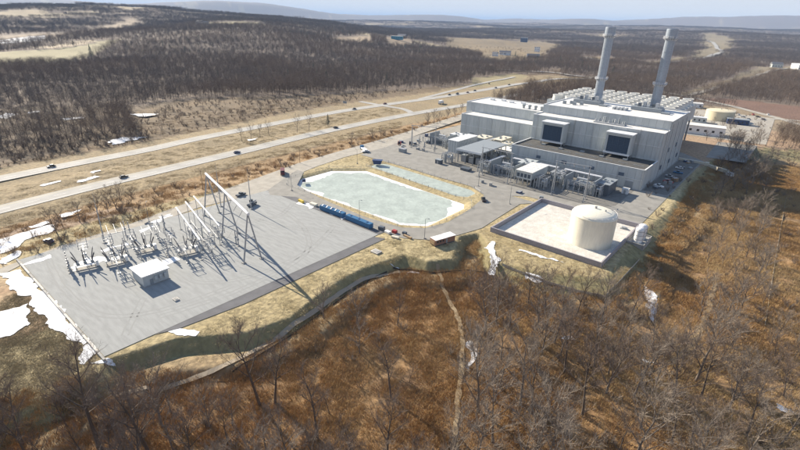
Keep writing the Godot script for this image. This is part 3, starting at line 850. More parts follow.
		for i in 46: lm.tube(Vector3(-1.8, 0.5 + i, 3.0), Vector3(-1.2, 0.5 + i, 3.0), 0.04, 0.04, 4)
		build(s, "ladder", lm, M.steel)

func build_condenser() -> void:
	var o := thing("air_cooled_condenser", "large raised bank of white fan drums behind the boiler hall", "condenser", Vector3(-113, 0, -411))
	var cx := 10.2
	var cz := 10.6
	bx(o, "deck", Vector3(0, 28.4, 0), Vector3(9 * cx + 1, 1.0, 7 * cz + 1), M.steel)
	for s in [-1, 1]:
		panels(o, Vector3(s * (4.5 * cx + 0.6), 18.0, -3.5 * cz - 0.5), Vector3(s * (4.5 * cx + 0.6), 18.0, 3.5 * cz + 0.5), 11.6, Vector3(s, 0, 0), 10.6, "wind_wall")
		panels(o, Vector3(-4.5 * cx - 0.5, 18.0, s * (3.5 * cz + 0.6)), Vector3(4.5 * cx + 0.5, 18.0, s * (3.5 * cz + 0.6)), 11.6, Vector3(0, 0, s), 10.2, "wind_wall")
	for i in 6:
		for j in 5:
			if i in [0, 5] or j in [0, 4]:
				bx(o, "column", Vector3((i - 2.5) * 18.0, 14.0, (j - 2.0) * 18.0), Vector3(1.1, 28.0, 1.1), M.steel)
	var sm := MB.new()
	sm.lathe(Vector3.ZERO, [[4.15, 0.0], [4.05, 0.6], [3.75, 3.4], [3.95, 4.4], [4.0, 4.6], [3.8, 4.6], [3.55, 3.4], [3.7, 0.6]], 24)
	var shroud := sm.mesh(M.shroud)
	var fm := MB.new()
	fm.tube(Vector3(0, 1.7, 0), Vector3(0, 2.5, 0), 0.8, 0.6, 10)
	for i in 6:
		var a := TAU * i / 6.0
		var bs := Basis(Vector3.UP, a) * Basis(Vector3.RIGHT, 0.35)
		fm.box(bs * Vector3(2.2, 0, 0) + Vector3(0, 2.1, 0), Vector3(3.4, 0.08, 0.9), bs)
	var fan := fm.mesh(M.machine_dark)
	var gm := MB.new()
	for i in 9: gm.box(Vector3(0, 4.45, (-4.0 + i) * 0.87), Vector3(1.8 * sqrt(maxf(0.1, 17.0 - pow(-4.0 + i, 2))), 0.1, 0.35))
	for i in 4: gm.box(Vector3(-2.7 + i * 1.8, 4.34, 0), Vector3(0.25, 0.1, 1.75 * sqrt(17.0 - pow(-3.0 + i * 2.0, 2))))
	var guard := gm.mesh(M.shroud)
	for i in 9:
		for j in 7:
			var s := part(o, "fan_shroud", shroud, null, Vector3((i - 4) * cx, 28.9, (j - 3) * cz))
			part(s, "fan", fan)
			part(s, "guard", guard)

func shell_tank(called: String, label: String, at: Vector3, r: float, h: float, m: Material, dome := 1.6) -> Node3D:
	var o := thing(called, label, "tank", at)
	var mb := MB.new()
	var prof := []
	for i in 6:
		var y := h * i / 6.0
		prof.append([r + (0.0 if i % 2 else 0.015), y])
		prof.append([r + (0.0 if i % 2 else 0.015), y + h / 6.0])
	mb.lathe(Vector3.ZERO, prof, 72)
	build(o, "shell", mb, m)
	var rm := MB.new()
	var rp := []
	for i in 9:
		var t := i / 8.0
		rp.append([r * cos(t * PI / 2) + 0.08 * float(i == 0), h + dome * sin(t * PI / 2)])
	rp[8][0] = 0.0
	rm.lathe(Vector3.ZERO, [[r + 0.12, h - 0.25], [r + 0.12, h]] + rp, 72)
	var roof := build(o, "roof", rm, m)
	var vm := MB.new()
	vm.tube(Vector3(0, h + dome - 0.1, 0), Vector3(0, h + dome + 0.9, 0), 0.5, 0.5, 10)
	vm.tube(Vector3(r * 0.45, h + dome * 0.8, 0), Vector3(r * 0.45, h + dome * 0.9 + 0.6, 0), 0.35, 0.35, 10)
	build(roof, "vent", vm, M.steel)
	var st := MB.new()
	var a0 := 3.5
	for i in 60:   # winding stair
		var t := i / 60.0
		var a := a0 + t * 1.9
		var p := Vector3(cos(a) * (r + 0.5), h * t, sin(a) * (r + 0.5))
		st.box(p, Vector3(0.9, 0.06, 0.35), Basis(Vector3.UP, -a))
		var q := Vector3(cos(a) * (r + 0.95), h * t, sin(a) * (r + 0.95))
		st.tube(q, q + Vector3.UP * 1.1, 0.04, 0.04, 4)
	build(o, "stair", st, M.steel)
	var rl := MB.new()
	for i in 30:
		var a := -0.9 + i * 0.1
		var p := Vector3(cos(a) * (r - 0.3), h + 0.1, sin(a) * (r - 0.3))
		var b := -0.9 + (i + 1) * 0.1
		var q := Vector3(cos(b) * (r - 0.3), h + 0.1, sin(b) * (r - 0.3))
		if i % 3 == 0: rl.tube(p, p + Vector3.UP * 1.2, 0.05, 0.05, 4)
		rl.tube(p + Vector3.UP * 1.2, q + Vector3.UP * 1.2, 0.05, 0.05, 4)
		rl.tube(p + Vector3.UP * 0.6, q + Vector3.UP * 0.6, 0.04, 0.04, 4)
	build(o, "railing", rl, M.white_steel)
	return o

func build_tanks() -> void:
	sheet("bund_floor", rect(-90, -43, -223, -172), 0.05, M.pale_concrete)
	var w := thing("bund_wall", "low grey concrete wall enclosing the pale floor round the fuel tank", "wall", Vector3(-66.5, 0, -197.5))
	bx(w, "wall_run", Vector3(0, 0.2, 25.6), Vector3(48.6, 3.9, 0.55), M.wall_concrete)
	bx(w, "wall_run", Vector3(0, 0.2, -25.6), Vector3(48.6, 3.9, 0.55), M.wall_concrete)
	bx(w, "wall_run", Vector3(-24.02, 0.2, 0), Vector3(0.55, 3.9, 50.6), M.wall_concrete)
	bx(w, "wall_run", Vector3(24.02, 0.2, 0), Vector3(0.55, 3.9, 50.6), M.wall_concrete)
	shell_tank("fuel_tank", "big cream cylindrical fuel tank with shallow domed roof inside the concrete bund", Vector3(-54.3, 0.06, -192.5), 9.0, 12.6, M.tank, 2.6)
	shell_tank("water_tank", "wide tan water tank with pale flat roof beside the site road", px(718.5, 119.5) * Vector3(1, 0, 1) + Vector3(0, 0.1, 0), 12.8, 9.0, M.tank_tan, 1.2)
	# annex by the bund with two upright vessels
	var an := thing("vessel_pit", "small concrete pit with kerb outside the bund corner", "pit", Vector3(-38.6, -0.1, -209.5))
	bx(an, "slab", Vector3(0, -0.9, 0), Vector3(7.0, 2.0, 13.0), M.concrete)
	for s in [-1, 1]:
		bx(an, "kerb", Vector3(s * 3.35, 0.45, 0), Vector3(0.3, 0.7, 13.0), M.concrete)
		bx(an, "kerb", Vector3(0, 0.45, s * 6.35), Vector3(6.4, 0.7, 0.3), M.concrete)
	for i in 2:
		var v := thing("upright_vessel", ["white upright round-topped vessel beside the fuel tank bund", "white upright round-topped vessel, closer to the works, beside the bund"][i], "vessel", Vector3(-38.6, 0.0, -207.0 - i * 4.4), 0, "upright vessels beside the bund")
		var mb := MB.new()
		mb.lathe(Vector3.ZERO, [[1.75, 0.0], [1.75, 5.6], [1.6, 6.2], [1.1, 6.7], [0.0, 6.95]], 24)
		build(v, "shell", mb, M.white)
		var b := MB.new()
		for y in [1.4, 3.2, 5.0]: b.lathe(Vector3(0, y, 0), [[1.75, 0.0], [1.85, 0.04], [1.85, 0.2], [1.75, 0.24]], 24)
		build(v, "hoop", b, M.steel)
		var p := MB.new()
		p.tube(Vector3(1.95, 0, 0.3), Vector3(1.95, 6.4, 0.3), 0.12, 0.12, 6)
		p.tube(Vector3(1.95, 6.4, 0.3), Vector3(0.3, 6.9, 0.0), 0.12, 0.12, 6)
		build(v, "pipe", p, M.pipe)
	for i in 2:
		var v := thing("pump_skid", ["grey pump skid on the bund floor against the wall by the vessels", "grey pump skid on the pavement behind the bund"][i], "pump", [Vector3(-47, 0.06, -217), Vector3(-66, 0.01, -229.5)][i])
		bx(v, "base", Vector3(0, 0.15, 0), Vector3(3.6, 0.3, 1.6), M.machine)
		var mb := MB.new()
		mb.tube(Vector3(-1.2, 0.8, 0), Vector3(0.4, 0.8, 0), 0.5, 0.5, 12)
		mb.tube(Vector3(0.4, 0.8, 0), Vector3(1.3, 0.8, 0), 0.3, 0.3, 10)
		build(v, "motor", mb, M.pipe)

# ---------------------------------------------------------------- electrical gear
func insulator(mb: MB, p: Vector3, d: Vector3, l: float, r := 0.16) -> void:   # ribbed post
	var k := maxi(3, int(l / 0.35))
	mb.tube(p, p + d * l, r * 0.55, r * 0.5, 6)
	for i in k:
		var q := p + d * (l * (i + 0.4) / k)
		mb.tube(q, q + d * 0.09, r, r * 0.8, 6)

func a_frame_gantry(called: String, label: String, p: Vector3, q: Vector3, h: float, frames: int, spread: float, leg_r: float, beam_r: float, wires: Array) -> Node3D:
	var o := thing(called, label, "gantry", p)
	var d := q - p
	var dir := d.normalized()
	var side := dir.cross(Vector3.UP).normalized()
	for i in frames:
		var at := d * (float(i) / (frames - 1))
		for s in [-1.0, 1.0]:
			var l := MB.new()
			l.tube(at + side * s * spread, at + Vector3.UP * h, leg_r, leg_r * 0.8, 8)
			build(o, "leg", l, M.steel)
			bx(o, "footing", at + side * s * spread + Vector3.UP * 0.1, Vector3(1.3, 0.5, 1.3), M.concrete)
		var br := MB.new()
		br.tube(at + side * spread * 0.5 + Vector3.UP * h * 0.5, at - side * spread * 0.5 + Vector3.UP * h * 0.5, leg_r * 0.6, leg_r * 0.6, 6)
		build(o, "brace", br, M.steel)
		var sp := MB.new()
		sp.tube(at + Vector3.UP * h, at + Vector3.UP * (h + 2.2), 0.07, 0.03, 5)
		build(o, "spike", sp, M.steel)
	var b := MB.new()
	b.tube(Vector3.UP * h - dir * 0.8, d + Vector3.UP * h + dir * 0.8, beam_r, beam_r, 10)
	build(o, "beam", b, M.white_steel if beam_r > 0.3 else M.steel)
	for w in wires:   # [fraction along the beam, end point]: a string insulator and a slack conductor
		var st := d * float(w[0]) + Vector3.UP * (h - beam_r)
		var en: Vector3 = w[1] - p
		var dd := (en - st).normalized()
		var im := MB.new()
		insulator(im, st, dd, 2.6, 0.17)
		build(o, "string_insulator", im, M.porcelain)
		var c := MB.new()
		var last := st + dd * 2.6
		for k in range(1, 11):
			var t := k / 10.0
			var pt := (st + dd * 2.6).lerp(en, t) - Vector3.UP * sin(t * PI) * 0.05 * st.distance_to(en)
			c.tube(last, pt, 0.035, 0.035, 4, false)
			last = pt
		build(o, "conductor", c, M.steel)
	return o

func make_breaker() -> Node3D:
	var o := thing("circuit_breaker", "", "circuit breaker", Vector3.ZERO, 0, "circuit breakers in the switchyard")
	bx(o, "plinth", Vector3(0, 0.12, 0), Vector3(6.4, 0.3, 2.6), M.concrete)
	for i in 4: bx(o, "leg", Vector3(-2.9 + (i % 2) * 5.8, 1.1, -1.0 + (i / 2) * 2.0), Vector3(0.2, 1.9, 0.2), M.steel)
	bx(o, "frame", Vector3(0, 2.05, 0), Vector3(6.4, 0.25, 2.3), M.steel)
	bx(o, "control_cabinet", Vector3(3.6, 1.3, 0), Vector3(0.9, 2.2, 1.4), M.white)
	for i in 3:
		var x := -2.2 + i * 2.2
		var t := MB.new()
		t.tube(Vector3(x, 2.75, -1.25), Vector3(x, 2.75, 1.25), 0.5, 0.5, 12)
		var tk := build(o, "breaker_tank", t, M.machine)
		for s in [-1.0, 1.0]:
			var b := MB.new()
			var d := Vector3((i - 1) * 0.35, 1.0, s * 0.5).normalized()
			insulator(b, Vector3(x, 3.0, s * 0.75), d, 3.9, 0.27)
			b.tube(Vector3(x, 3.0, s * 0.75) + d * 3.9, Vector3(x, 3.0, s * 0.75) + d * 4.4, 0.06, 0.06, 5)
			build(tk, "bushing", b, M.porcelain_dark)
	return o

func make_switch() -> Node3D:
	var o := thing("disconnect_switch", "", "disconnect switch", Vector3.ZERO, 0, "disconnect switches in the switchyard")
	for s in [-1, 1]:
		var l := MB.new()
		l.box(Vector3(s * 2.6, 1.9, 0), Vector3(0.26, 3.8, 0.26))
		l.box(Vector3(s * 2.6, 0.1, 0), Vector3(1.0, 0.3, 1.0))
		build(o, "leg", l, M.steel)
	bx(o, "cross_beam", Vector3(0, 3.9, 0), Vector3(7.0, 0.26, 0.3), M.steel)
	for i in 3:
		var x := -2.9 + i * 2.9
		bx(o, "base_rail", Vector3(x, 4.1, 0), Vector3(0.22, 0.16, 3.4), M.steel)
		for s in [-1.0, 1.0]:
			var b := MB.new()
			insulator(b, Vector3(x, 4.18, s * 1.45), Vector3.UP, 1.9, 0.2)
			build(o, "post_insulator", b, M.porcelain)
		var bl := MB.new()
		bl.tube(Vector3(x, 6.15, -1.6), Vector3(x, 6.15, 1.6), 0.07, 0.07, 6)
		if i != 1: bl.tube(Vector3(x, 6.15, 1.4), Vector3(x, 7.3, 0.6), 0.05, 0.03, 5)
		build(o, "blade", bl, M.pipe)
	return o

func make_bus() -> Node3D:
	var o := thing("bus_support", "", "bus support", Vector3.ZERO, 0, "low bus supports in the switchyard")
	for s in [-1, 1]:
		bx(o, "leg", Vector3(s * 2.4, 2.1, 0), Vector3(0.24, 4.2, 0.24), M.steel)
		bx(o, "footing", Vector3(s * 2.4, 0.06, 0), Vector3(0.9, 0.3, 0.9), M.concrete)
	bx(o, "cross_beam", Vector3(0, 4.3, 0), Vector3(6.2, 0.24, 0.24), M.steel)
	for i in 3:
		var b := MB.new()
		insulator(b, Vector3(-2.6 + i * 2.6, 4.42, 0), Vector3.UP, 1.7, 0.18)
		build(o, "post_insulator", b, M.porcelain)
		var t := MB.new()
		t.tube(Vector3(-2.6 + i * 2.6, 6.2, -5.2), Vector3(-2.6 + i * 2.6, 6.2, 5.2), 0.1, 0.1, 6)
		build(o, "bus_tube", t, M.steel)
	return o

func make_vt() -> Node3D:
	var o := thing("instrument_transformer", "", "transformer", Vector3.ZERO, 0, "slim instrument transformers in the switchyard")
	bx(o, "footing", Vector3(0, 0.06, 0), Vector3(1.1, 0.3, 1.1), M.concrete)
	bx(o, "pedestal", Vector3(0, 1.4, 0), Vector3(0.35, 2.6, 0.35), M.steel)
	bx(o, "tank", Vector3(0, 2.95, 0), Vector3(0.8, 0.6, 0.8), M.machine)
	var b := MB.new()
	insulator(b, Vector3(0, 3.25, 0), Vector3.UP, 2.6, 0.28)
	build(o, "bushing", b, M.porcelain)
	var t := MB.new()
	t.tube(Vector3(0, 5.85, 0), Vector3(0, 6.3, 0), 0.25, 0.15, 8)
	build(o, "cap", t, M.steel)
	return o

func build_switchyard() -> void:
	var turn := -0.243   # the bays run askew to the plant grid
	var ux := Vector3(cos(turn), 0, -sin(turn))     # along the bays
	var uz := Vector3(sin(turn), 0, cos(turn))
	var end_near := Vector3(-142.6, 0.03, -84.7)
	var end_far := Vector3(-195.6, 0.03, -98.0)
	a_frame_gantry("dead_end_gantry", "tall steel gantry of three splayed frames under one long white beam in the switchyard", end_near, end_far, 19.4, 3, 3.4, 0.32, 0.55,
		[[0.1, Vector3(-150, 6.3, -77)], [0.22, Vector3(-156, 6.3, -78.5)], [0.34, Vector3(-162, 6.3, -80)], [0.6, Vector3(-178, 6.3, -84)], [0.72, Vector3(-184, 6.3, -85.5)], [0.84, Vector3(-190, 6.3, -87)]])
	# strain bus beams
	var i := 0
	for b in [[Vector3(-191.5, 0, -80.6), Vector3(-154.5, 0, -71.4)], [Vector3(-195, 0, -86.5), Vector3(-158, 0, -77.3)], [Vector3(-199, 0, -92.4), Vector3(-161, 0, -82.9)]]:
		var p: Vector3 = b[0]
		var q: Vector3 = b[1]
		var o := thing("bus_beam", ["long white tube on slim posts, the one beside the switches", "long white tube on slim posts, between two others alike", "long white tube on slim posts, the one beside the tall gantry"][i], "bus beam", p + Vector3.UP * 0.03, 0, "three white bus tubes beside the gantry")
		var mb := MB.new()
		mb.tube(Vector3(0, 9.4, 0), q - p + Vector3(0, 9.4, 0), 0.3, 0.3, 10)
		build(o, "tube", mb, M.white_steel)
		for k in 4:
			var at := (q - p) * (0.06 + 0.29 * k)
			var l := MB.new()
			l.tube(at, at + Vector3.UP * 7.2, 0.13, 0.11, 6)
			build(o, "post", l, M.steel)
			bx(o, "footing", at + Vector3.UP * 0.05, Vector3(0.9, 0.3, 0.9), M.concrete)
			var im := MB.new()
			insulator(im, at + Vector3.UP * 7.2, Vector3.UP, 1.95, 0.2)
			build(o, "post_insulator", im, M.porcelain)
		i += 1
	var brk := make_breaker()
	var sw := make_switch()
	var bus := make_bus()
	var vt := make_vt()
	var spots := [
		[brk, -181, -41, "circuit breaker with dark splayed bushings at the open end of the switchyard"], [brk, -177, -49.5, "circuit breaker with dark splayed bushings between two rows of switches"], [brk, -179, -61, "circuit breaker with dark splayed bushings next to the control hut"],
		[brk, -166, -71, "circuit breaker with dark splayed bushings under the white bus tubes"]]
	var names := {brk: "circuit_breaker", sw: "disconnect_switch", bus: "bus_support", vt: "instrument_transformer"}
	var sl := "grey steel switch stand with six pale post insulators, nearest "
	var bl := "steel portal carrying three slim bus tubes, nearest "
	var vl := "slim instrument transformer on a pedestal, nearest "
	var ym := [[-165, -27, "the kerb"], [-157, -53, "the control hut"], [-205, -60, "the service road"], [-143, -85, "the gantry foot"], [-195, -97, "the gantry's far foot"], [-170, -88, "the middle of the gantry"], [-173, -76, "the white bus tubes"], [-198, -53, "the lightning mast"], [-181, -41, "the end breaker"], [-179, -61, "the hut breaker"], [-192, -80, "the bus tube ends"]]
	for s in [[-191, -44], [-189, -52], [-187, -59.5], [-171, -48], [-190, -70], [-178, -70.5], [-172, -77.5], [-161, -68], [-158, -76.5], [-168, -86]]: spots.append([sw, s[0], s[1], sl + nearest(s[0], s[1], ym)])
	for s in [[-195, -57], [-184, -66], [-176, -80], [-164, -79]]: spots.append([bus, s[0], s[1], bl + nearest(s[0], s[1], ym)])
	for s in [[-186, -37], [-183.5, -36.5], [-181, -36], [-184, -55.5], [-182, -55], [-173, -57], [-200, -62], [-198, -63], [-172, -66], [-170, -65.4], [-168, -64.8], [-196, -76], [-194, -75.5], [-160, -88.5], [-157.5, -88]]: spots.append([vt, s[0], s[1], vl + nearest(s[0], s[1], ym)])
	var used := {}
	for s in spots:
		var src: Node3D = s[0]
		var at := Vector3(s[1], 0.03, s[2])
		var tn := turn + (PI / 2 if src == brk or src == bus else 0.0)
		if not used.has(src):
			used[src] = true
			src.position = at
			src.rotation.y = tn
			src.set_meta("label", s[3])
		else: dup(src, names[src], s[3], at, tn)
	# control hut
	var h := thing("control_hut", "small white-roofed control hut with grey walls on the switchyard gravel", "hut", Vector3(-156.8, 0.03, -53.4))
	bx(h, "wall", Vector3(0, 2.0, 0), Vector3(8.8, 4.0, 8.4), M.clad[0])
	bx(h, "roof", Vector3(0, 4.15, 0), Vector3(9.8, 0.34, 9.4), M.white)
	var d := bx(h, "door", Vector3(4.43, 1.15, 1.6), Vector3(0.08, 2.2, 1.1), M.machine)
	bx(d, "handle", Vector3(0.06, 0, 0.4), Vector3(0.06, 0.16, 0.06), M.steel)
	for k in 3: bx(h, "cooling_unit", Vector3(4.75, 2.3, -3.0 + k * 1.6), Vector3(0.6, 1.5, 0.9), M.clad[1])
	bx(h, "base", Vector3(0, 0.1, 0), Vector3(9.3, 0.2, 8.9), M.concrete)
	# slender masts
	for m in [[Vector3(-198.2, 0.03, -53.3), 21.5, "slender grey lightning mast among the switches"], [Vector3(-201.5, 0.03, -106), 22.0, "slender grey lightning mast by the service road end of the gantry"], [Vector3(-188, 0.03, -114), 20.0, "slender grey lightning mast standing apart on the empty gravel"]]:
		var o := thing("lightning_mast", m[2], "mast", m[0], 0, "lightning masts")
		var mb := MB.new()
		mb.tube(Vector3.ZERO, Vector3.UP * float(m[1]) * 0.75, 0.26, 0.15, 8)
		build(o, "pole", mb, M.steel)
		var tp := MB.new()
		tp.tube(Vector3.UP * float(m[1]) * 0.75, Vector3.UP * float(m[1]), 0.1, 0.03, 6)
		build(o, "tip", tp, M.steel)
		bx(o, "footing", Vector3(0, 0.1, 0), Vector3(1.4, 0.4, 1.4), M.concrete)
	# low kerb wall along the open end
	var kw := thing("kerb_wall", "long low pale concrete kerb along the end of the switchyard", "kerb", Vector3(-165, -0.1, -26.2))
	for k in 16: bx(kw, "kerb_block", Vector3(-38 + k * 5.2, 0.3, 0), Vector3(5.12, 0.9, 0.6), M.pale_concrete if k % 3 else M.concrete)
	# ground boxes
	i = 0
	for p in [[-137.5, -52.7, 2.0, 1.5], [-113.8, -122.2, 3.6, 3.0]]:
		var o := thing("cable_vault", ["small pale cable vault lid on the gravel beyond the control hut", "square pale concrete vault on the straw bank below the blue tanks"][i], "vault", Vector3(p[0], 0.0, p[1]))
		bx(o, "curb", Vector3(0, 0.2, 0), Vector3(p[2], 0.5, p[3]), M.pale_concrete)
		bx(o, "lid", Vector3(0, 0.5, 0), Vector3(p[2] * 0.7, 0.12, p[3] * 0.7), M.concrete)
		i += 1
	# lattice stand with a small machine cabin beyond the gantry: an access platform with a dark cab
	var lift := thing("mobile_crane", "dark telescopic handler parked on the gravel behind the gantry", "machine", Vector3(-192, 0.03, -117), 0.4)
	bx(lift, "chassis", Vector3(0, 1.0, 0), Vector3(2.2, 0.8, 5.4), M.machine_dark)
	bx(lift, "cab", Vector3(-0.6, 2.1, -0.4), Vector3(1.0, 1.5, 1.6), M.glass)
	bx(lift, "boom", Vector3(0.5, 2.0, 0.4), Vector3(0.5, 0.5, 6.4), M.machine)
	wheels(lift, 1.0, 1.7, 0.62)
	# blue tanks along the yard edge
	i = 0
	for x in [-156.3, -138.6]:
		var o := thing("blue_tank", ["long blue ribbed storage tank beside the access road with white straps on top", "long plain blue ribbed storage tank beside the access road"][i], "storage tank", Vector3(x, 0.03, -137.4), 0.02 - 0.04 * i, "blue storage tanks beside the access road")
		bx(o, "body", Vector3(0, 1.35, 0), Vector3(15.6, 2.1, 2.4), M.blue)
		for k in 12: bx(o, "rib", Vector3(-7.2 + k * 1.31, 1.35, 0), Vector3(0.14, 2.16, 2.54), M.blue)
		bx(o, "skid", Vector3(0, 0.15, 0), Vector3(15.4, 0.3, 2.0), M.machine_dark)
		for k in 3: bx(o, "hatch", Vector3(-5.2 + k * 5.2, 2.48, 0), Vector3(0.8, 0.2, 0.8), M.blue_dark)
		if i == 0:
			for k in 5: bx(o, "strap", Vector3(-6.8 + k * 3.0, 2.49, 0.1), Vector3(0.5, 0.1, 2.3), M.white, 0.5)
		wheels(o, 1.1, 0.0, 0.4, 7.0)
		i += 1
	i = 0
	for y in [[-178.6, -136.4, 3.8, 1.2, 1.1, M.yellow, "yellow steel bin on the dark gravel beside the blue tanks"], [-170.8, -138.0, 4.4, 1.8, 1.0, M.cream, "cream crate standing between the yellow bin and the blue tanks"], [-126.8, -139.6, 2.6, 1.8, 1.4, M.machine_dark, "dark equipment crate at the end of the blue tanks"], [-122.6, -139.0, 2.8, 1.6, 0.9, M.white, "white bundle on the verge past the blue tanks"], [-120.6, -141.2, 2.0, 1.6, 1.2, M.red, "red crate on the verge past the blue tanks"], [-117.0, -137.5, 3.6, 1.2, 0.6, M.cream, "pale stack of timber on the straw verge"], [-113.5, -141.5, 4.6, 1.0, 0.6, M.wood, "brown stack of timber beside the access road"], [-116.6, -143.2, 1.8, 1.3, 1.0, M.machine_dark, "dark crate beside the timber stacks"]]:
		var o := thing("site_crate", y[6], "crate", Vector3(y[0], 0.03 if y[0] < -124 else -0.1, y[1]), 0.15 * (i % 3) - 0.1)
		bx(o, "body", Vector3(0, y[4] / 2 + 0.1, 0), Vector3(y[2], y[4], y[3]), y[5])
		for s in [-1, 1]: bx(o, "runner", Vector3(s * float(y[2]) * 0.36, 0.05, 0), Vector3(0.2, 0.14, y[3]), M.wood)
		bx(o, "lid", Vector3(0, float(y[4]) + 0.14, 0), Vector3(float(y[2]) * 0.96, 0.08, float(y[3]) * 0.9), y[5])
		i += 1

# ---------------------------------------------------------------- transformer yard in front of the halls
func build_front_yard() -> void:
	a_frame_gantry("line_gantry", "steel line gantry on two splayed frames by the roofed cable bay", Vector3(-137.4, 0, -239.5), Vector3(-118.2, 0, -239.5), 17.6, 2, 2.2, 0.24, 0.2, [[0.2, Vector3(-134, 7, -252)], [0.5, Vector3(-128, 7, -252)], [0.8, Vector3(-122, 7, -252)]])
	a_frame_gantry("line_gantry", "steel line gantry on two splayed frames behind the fuel tank", Vector3(-92, 0, -240), Vector3(-75, 0, -242), 18.4, 2, 2.2, 0.24, 0.2, [[0.2, Vector3(-88, 7, -254)], [0.5, Vector3(-83, 7, -254)], [0.8, Vector3(-78, 7, -254)]])
	a_frame_gantry("line_gantry", "steel line gantry on two splayed frames beside the small substation corner", Vector3(-211, 0, -264), Vector3(-195, 0, -271), 15.8, 2, 2.0, 0.24, 0.2, [[0.25, Vector3(-204, 6, -276)], [0.75, Vector3(-196, 6, -279)]])
	# main transformers
	var i := 0
	for t in [[Vector3(-128, 0, -255), "oil transformer with fin radiators behind a line gantry, near the roofed cable bay"], [Vector3(-82.5, 0, -258), "oil transformer with fin radiators behind the fuel tank"], [Vector3(-200, 0, -288), "oil transformer with fin radiators beside the tall grey enclosure"]]:
		var o := thing("power_transformer", t[1], "transformer", t[0], 0, "main power transformers")
		bx(o, "pad", Vector3(0, 0.25, 0), Vector3(13, 0.5, 11), M.concrete)
		bx(o, "main_tank", Vector3(0, 2.8, 0), Vector3(7.6, 4.6, 3.4), M.machine)
		for s in [-1.0, 1.0]:
			for k in 7: bx(o, "radiator_fin", Vector3(-3.0 + k * 1.0, 2.7, s * 2.9), Vector3(0.3, 3.6, 1.9), M.machine)
		var c := MB.new()
		c.tube(Vector3(-3.2, 6.6, 0.8), Vector3(2.6, 6.6, 0.8), 0.65, 0.65, 12)
		build(o, "conservator", c, M.pipe)
		for k in 3:
			var b := MB.new()
			insulator(b, Vector3(-2.6 + k * 2.6, 5.1, -0.4), Vector3((k - 1) * 0.2, 1, 0.15).normalized(), 3.2, 0.3)
			build(o, "bushing", b, M.porcelain)
		for s in [-1, 1]: bx(o, "fire_wall", Vector3(s * 8.0, 4.0, 0), Vector3(0.5, 8.0, 12), M.machine)
		for k in 4:
			var b := MB.new()
			b.tube(Vector3(-6.5, 0.5, 3.5 + k * 0.8), Vector3(-6.5, 3.0 + k, 3.5 + k * 0.8), 0.16, 0.16, 6)
			b.tube(Vector3(-6.5, 3.0 + k, 3.5 + k * 0.8), Vector3(6.5, 3.0 + k, 3.5 + k * 0.8), 0.16, 0.16, 6)
			b.tube(Vector3(6.5, 3.0 + k, 3.5 + k * 0.8), Vector3(6.5, 0.5, 3.5 + k * 0.8), 0.16, 0.16, 6)
			build(o, "pipe_loop", b, M.pipe)
		i += 1
	# roofed cable bay
	var cb := thing("cable_bay", "flat dark-roofed open bay on steel columns before the steam hall", "canopy", Vector3(-156, 0, -271.5))
	bx(cb, "roof", Vector3(0, 9.0, 0), Vector3(18.4, 0.7, 35), M.machine)
	bx(cb, "fascia", Vector3(0, 8.8, 17.6), Vector3(18.8, 1.3, 0.2), M.coping)
	for x in 4:
		for z in 6: bx(cb, "column", Vector3(-8.6 + x * 5.75, 4.3, -16 + z * 6.4), Vector3(0.45, 8.6, 0.45), M.steel)
	for x in 3:
		for z in 4:
			var e := bx(cb, "switch_cabinet", Vector3(-6 + x * 5.6, 1.9 + 0.4 * ((x + z) % 2), -12.5 + z * 8.0), Vector3(3.6, 3.6 + 0.8 * ((x + z) % 2), 4.2), M.machine if (x + z) % 2 else M.machine_dark)
			bx(e, "cabinet_door", Vector3(0, 0, 2.13), Vector3(2.8, 3.0, 0.06), M.steel)
	# generator breaker house on legs
	var gh := thing("raised_enclosure", "white-roofed enclosure raised on steel legs in front of the turbine hall", "enclosure", Vector3(-110.5, 0, -252))
	bx(gh, "body", Vector3(0, 6.0, 0), Vector3(9.4, 4.4, 21), M.clad[0])
	bx(gh, "roof", Vector3(0, 8.35, 0), Vector3(10.4, 0.3, 22), M.roof)
	for k in 5: bx(gh, "roof_seam", Vector3(0, 8.55, -8.8 + k * 4.4), Vector3(10.4, 0.1, 0.2), M.coping)
	for x in 2:
		for z in 5: bx(gh, "leg", Vector3(-4.2 + x * 8.4, 1.9, -9.6 + z * 4.8), Vector3(0.5, 3.8, 0.5), M.steel)
	for k in 4: bx(gh, "vent_panel", Vector3(-3.4 + k * 2.2, 5.8, 10.55), Vector3(1.6, 2.2, 0.1), M.louver)
	for k in 6:
		var p := MB.new()
		p.tube(Vector3(-3.6 + k * 1.4, 0, 8.6 - (k % 2) * 2.0), Vector3(-3.6 + k * 1.4, 3.8, 8.6 - (k % 2) * 2.0), 0.22, 0.22, 6)
		build(gh, "pipe", p, M.pipe)
	# tall ribbed enclosure and smaller boxes before the steam hall
	var te := thing("ribbed_enclosure", "tall grey ribbed enclosure standing at the end of the cable bay", "enclosure", Vector3(-181, 0, -286))
	bx(te, "body", Vector3(0, 4.2, 0), Vector3(8, 8.4, 26), M.clad[1])
	for k in 13: bx(te, "rib", Vector3(4.1, 4.2, -12.4 + k * 2.06), Vector3(0.3, 8.4, 0.3), M.coping)
	for k in 4: bx(te, "rib", Vector3(-3.4 + k * 2.2, 4.2, 13.1), Vector3(0.3, 8.4, 0.3), M.coping)
	bx(te, "roof", Vector3(0, 8.5, 0), Vector3(8.6, 0.24, 26.6), M.coping)
	i = 0
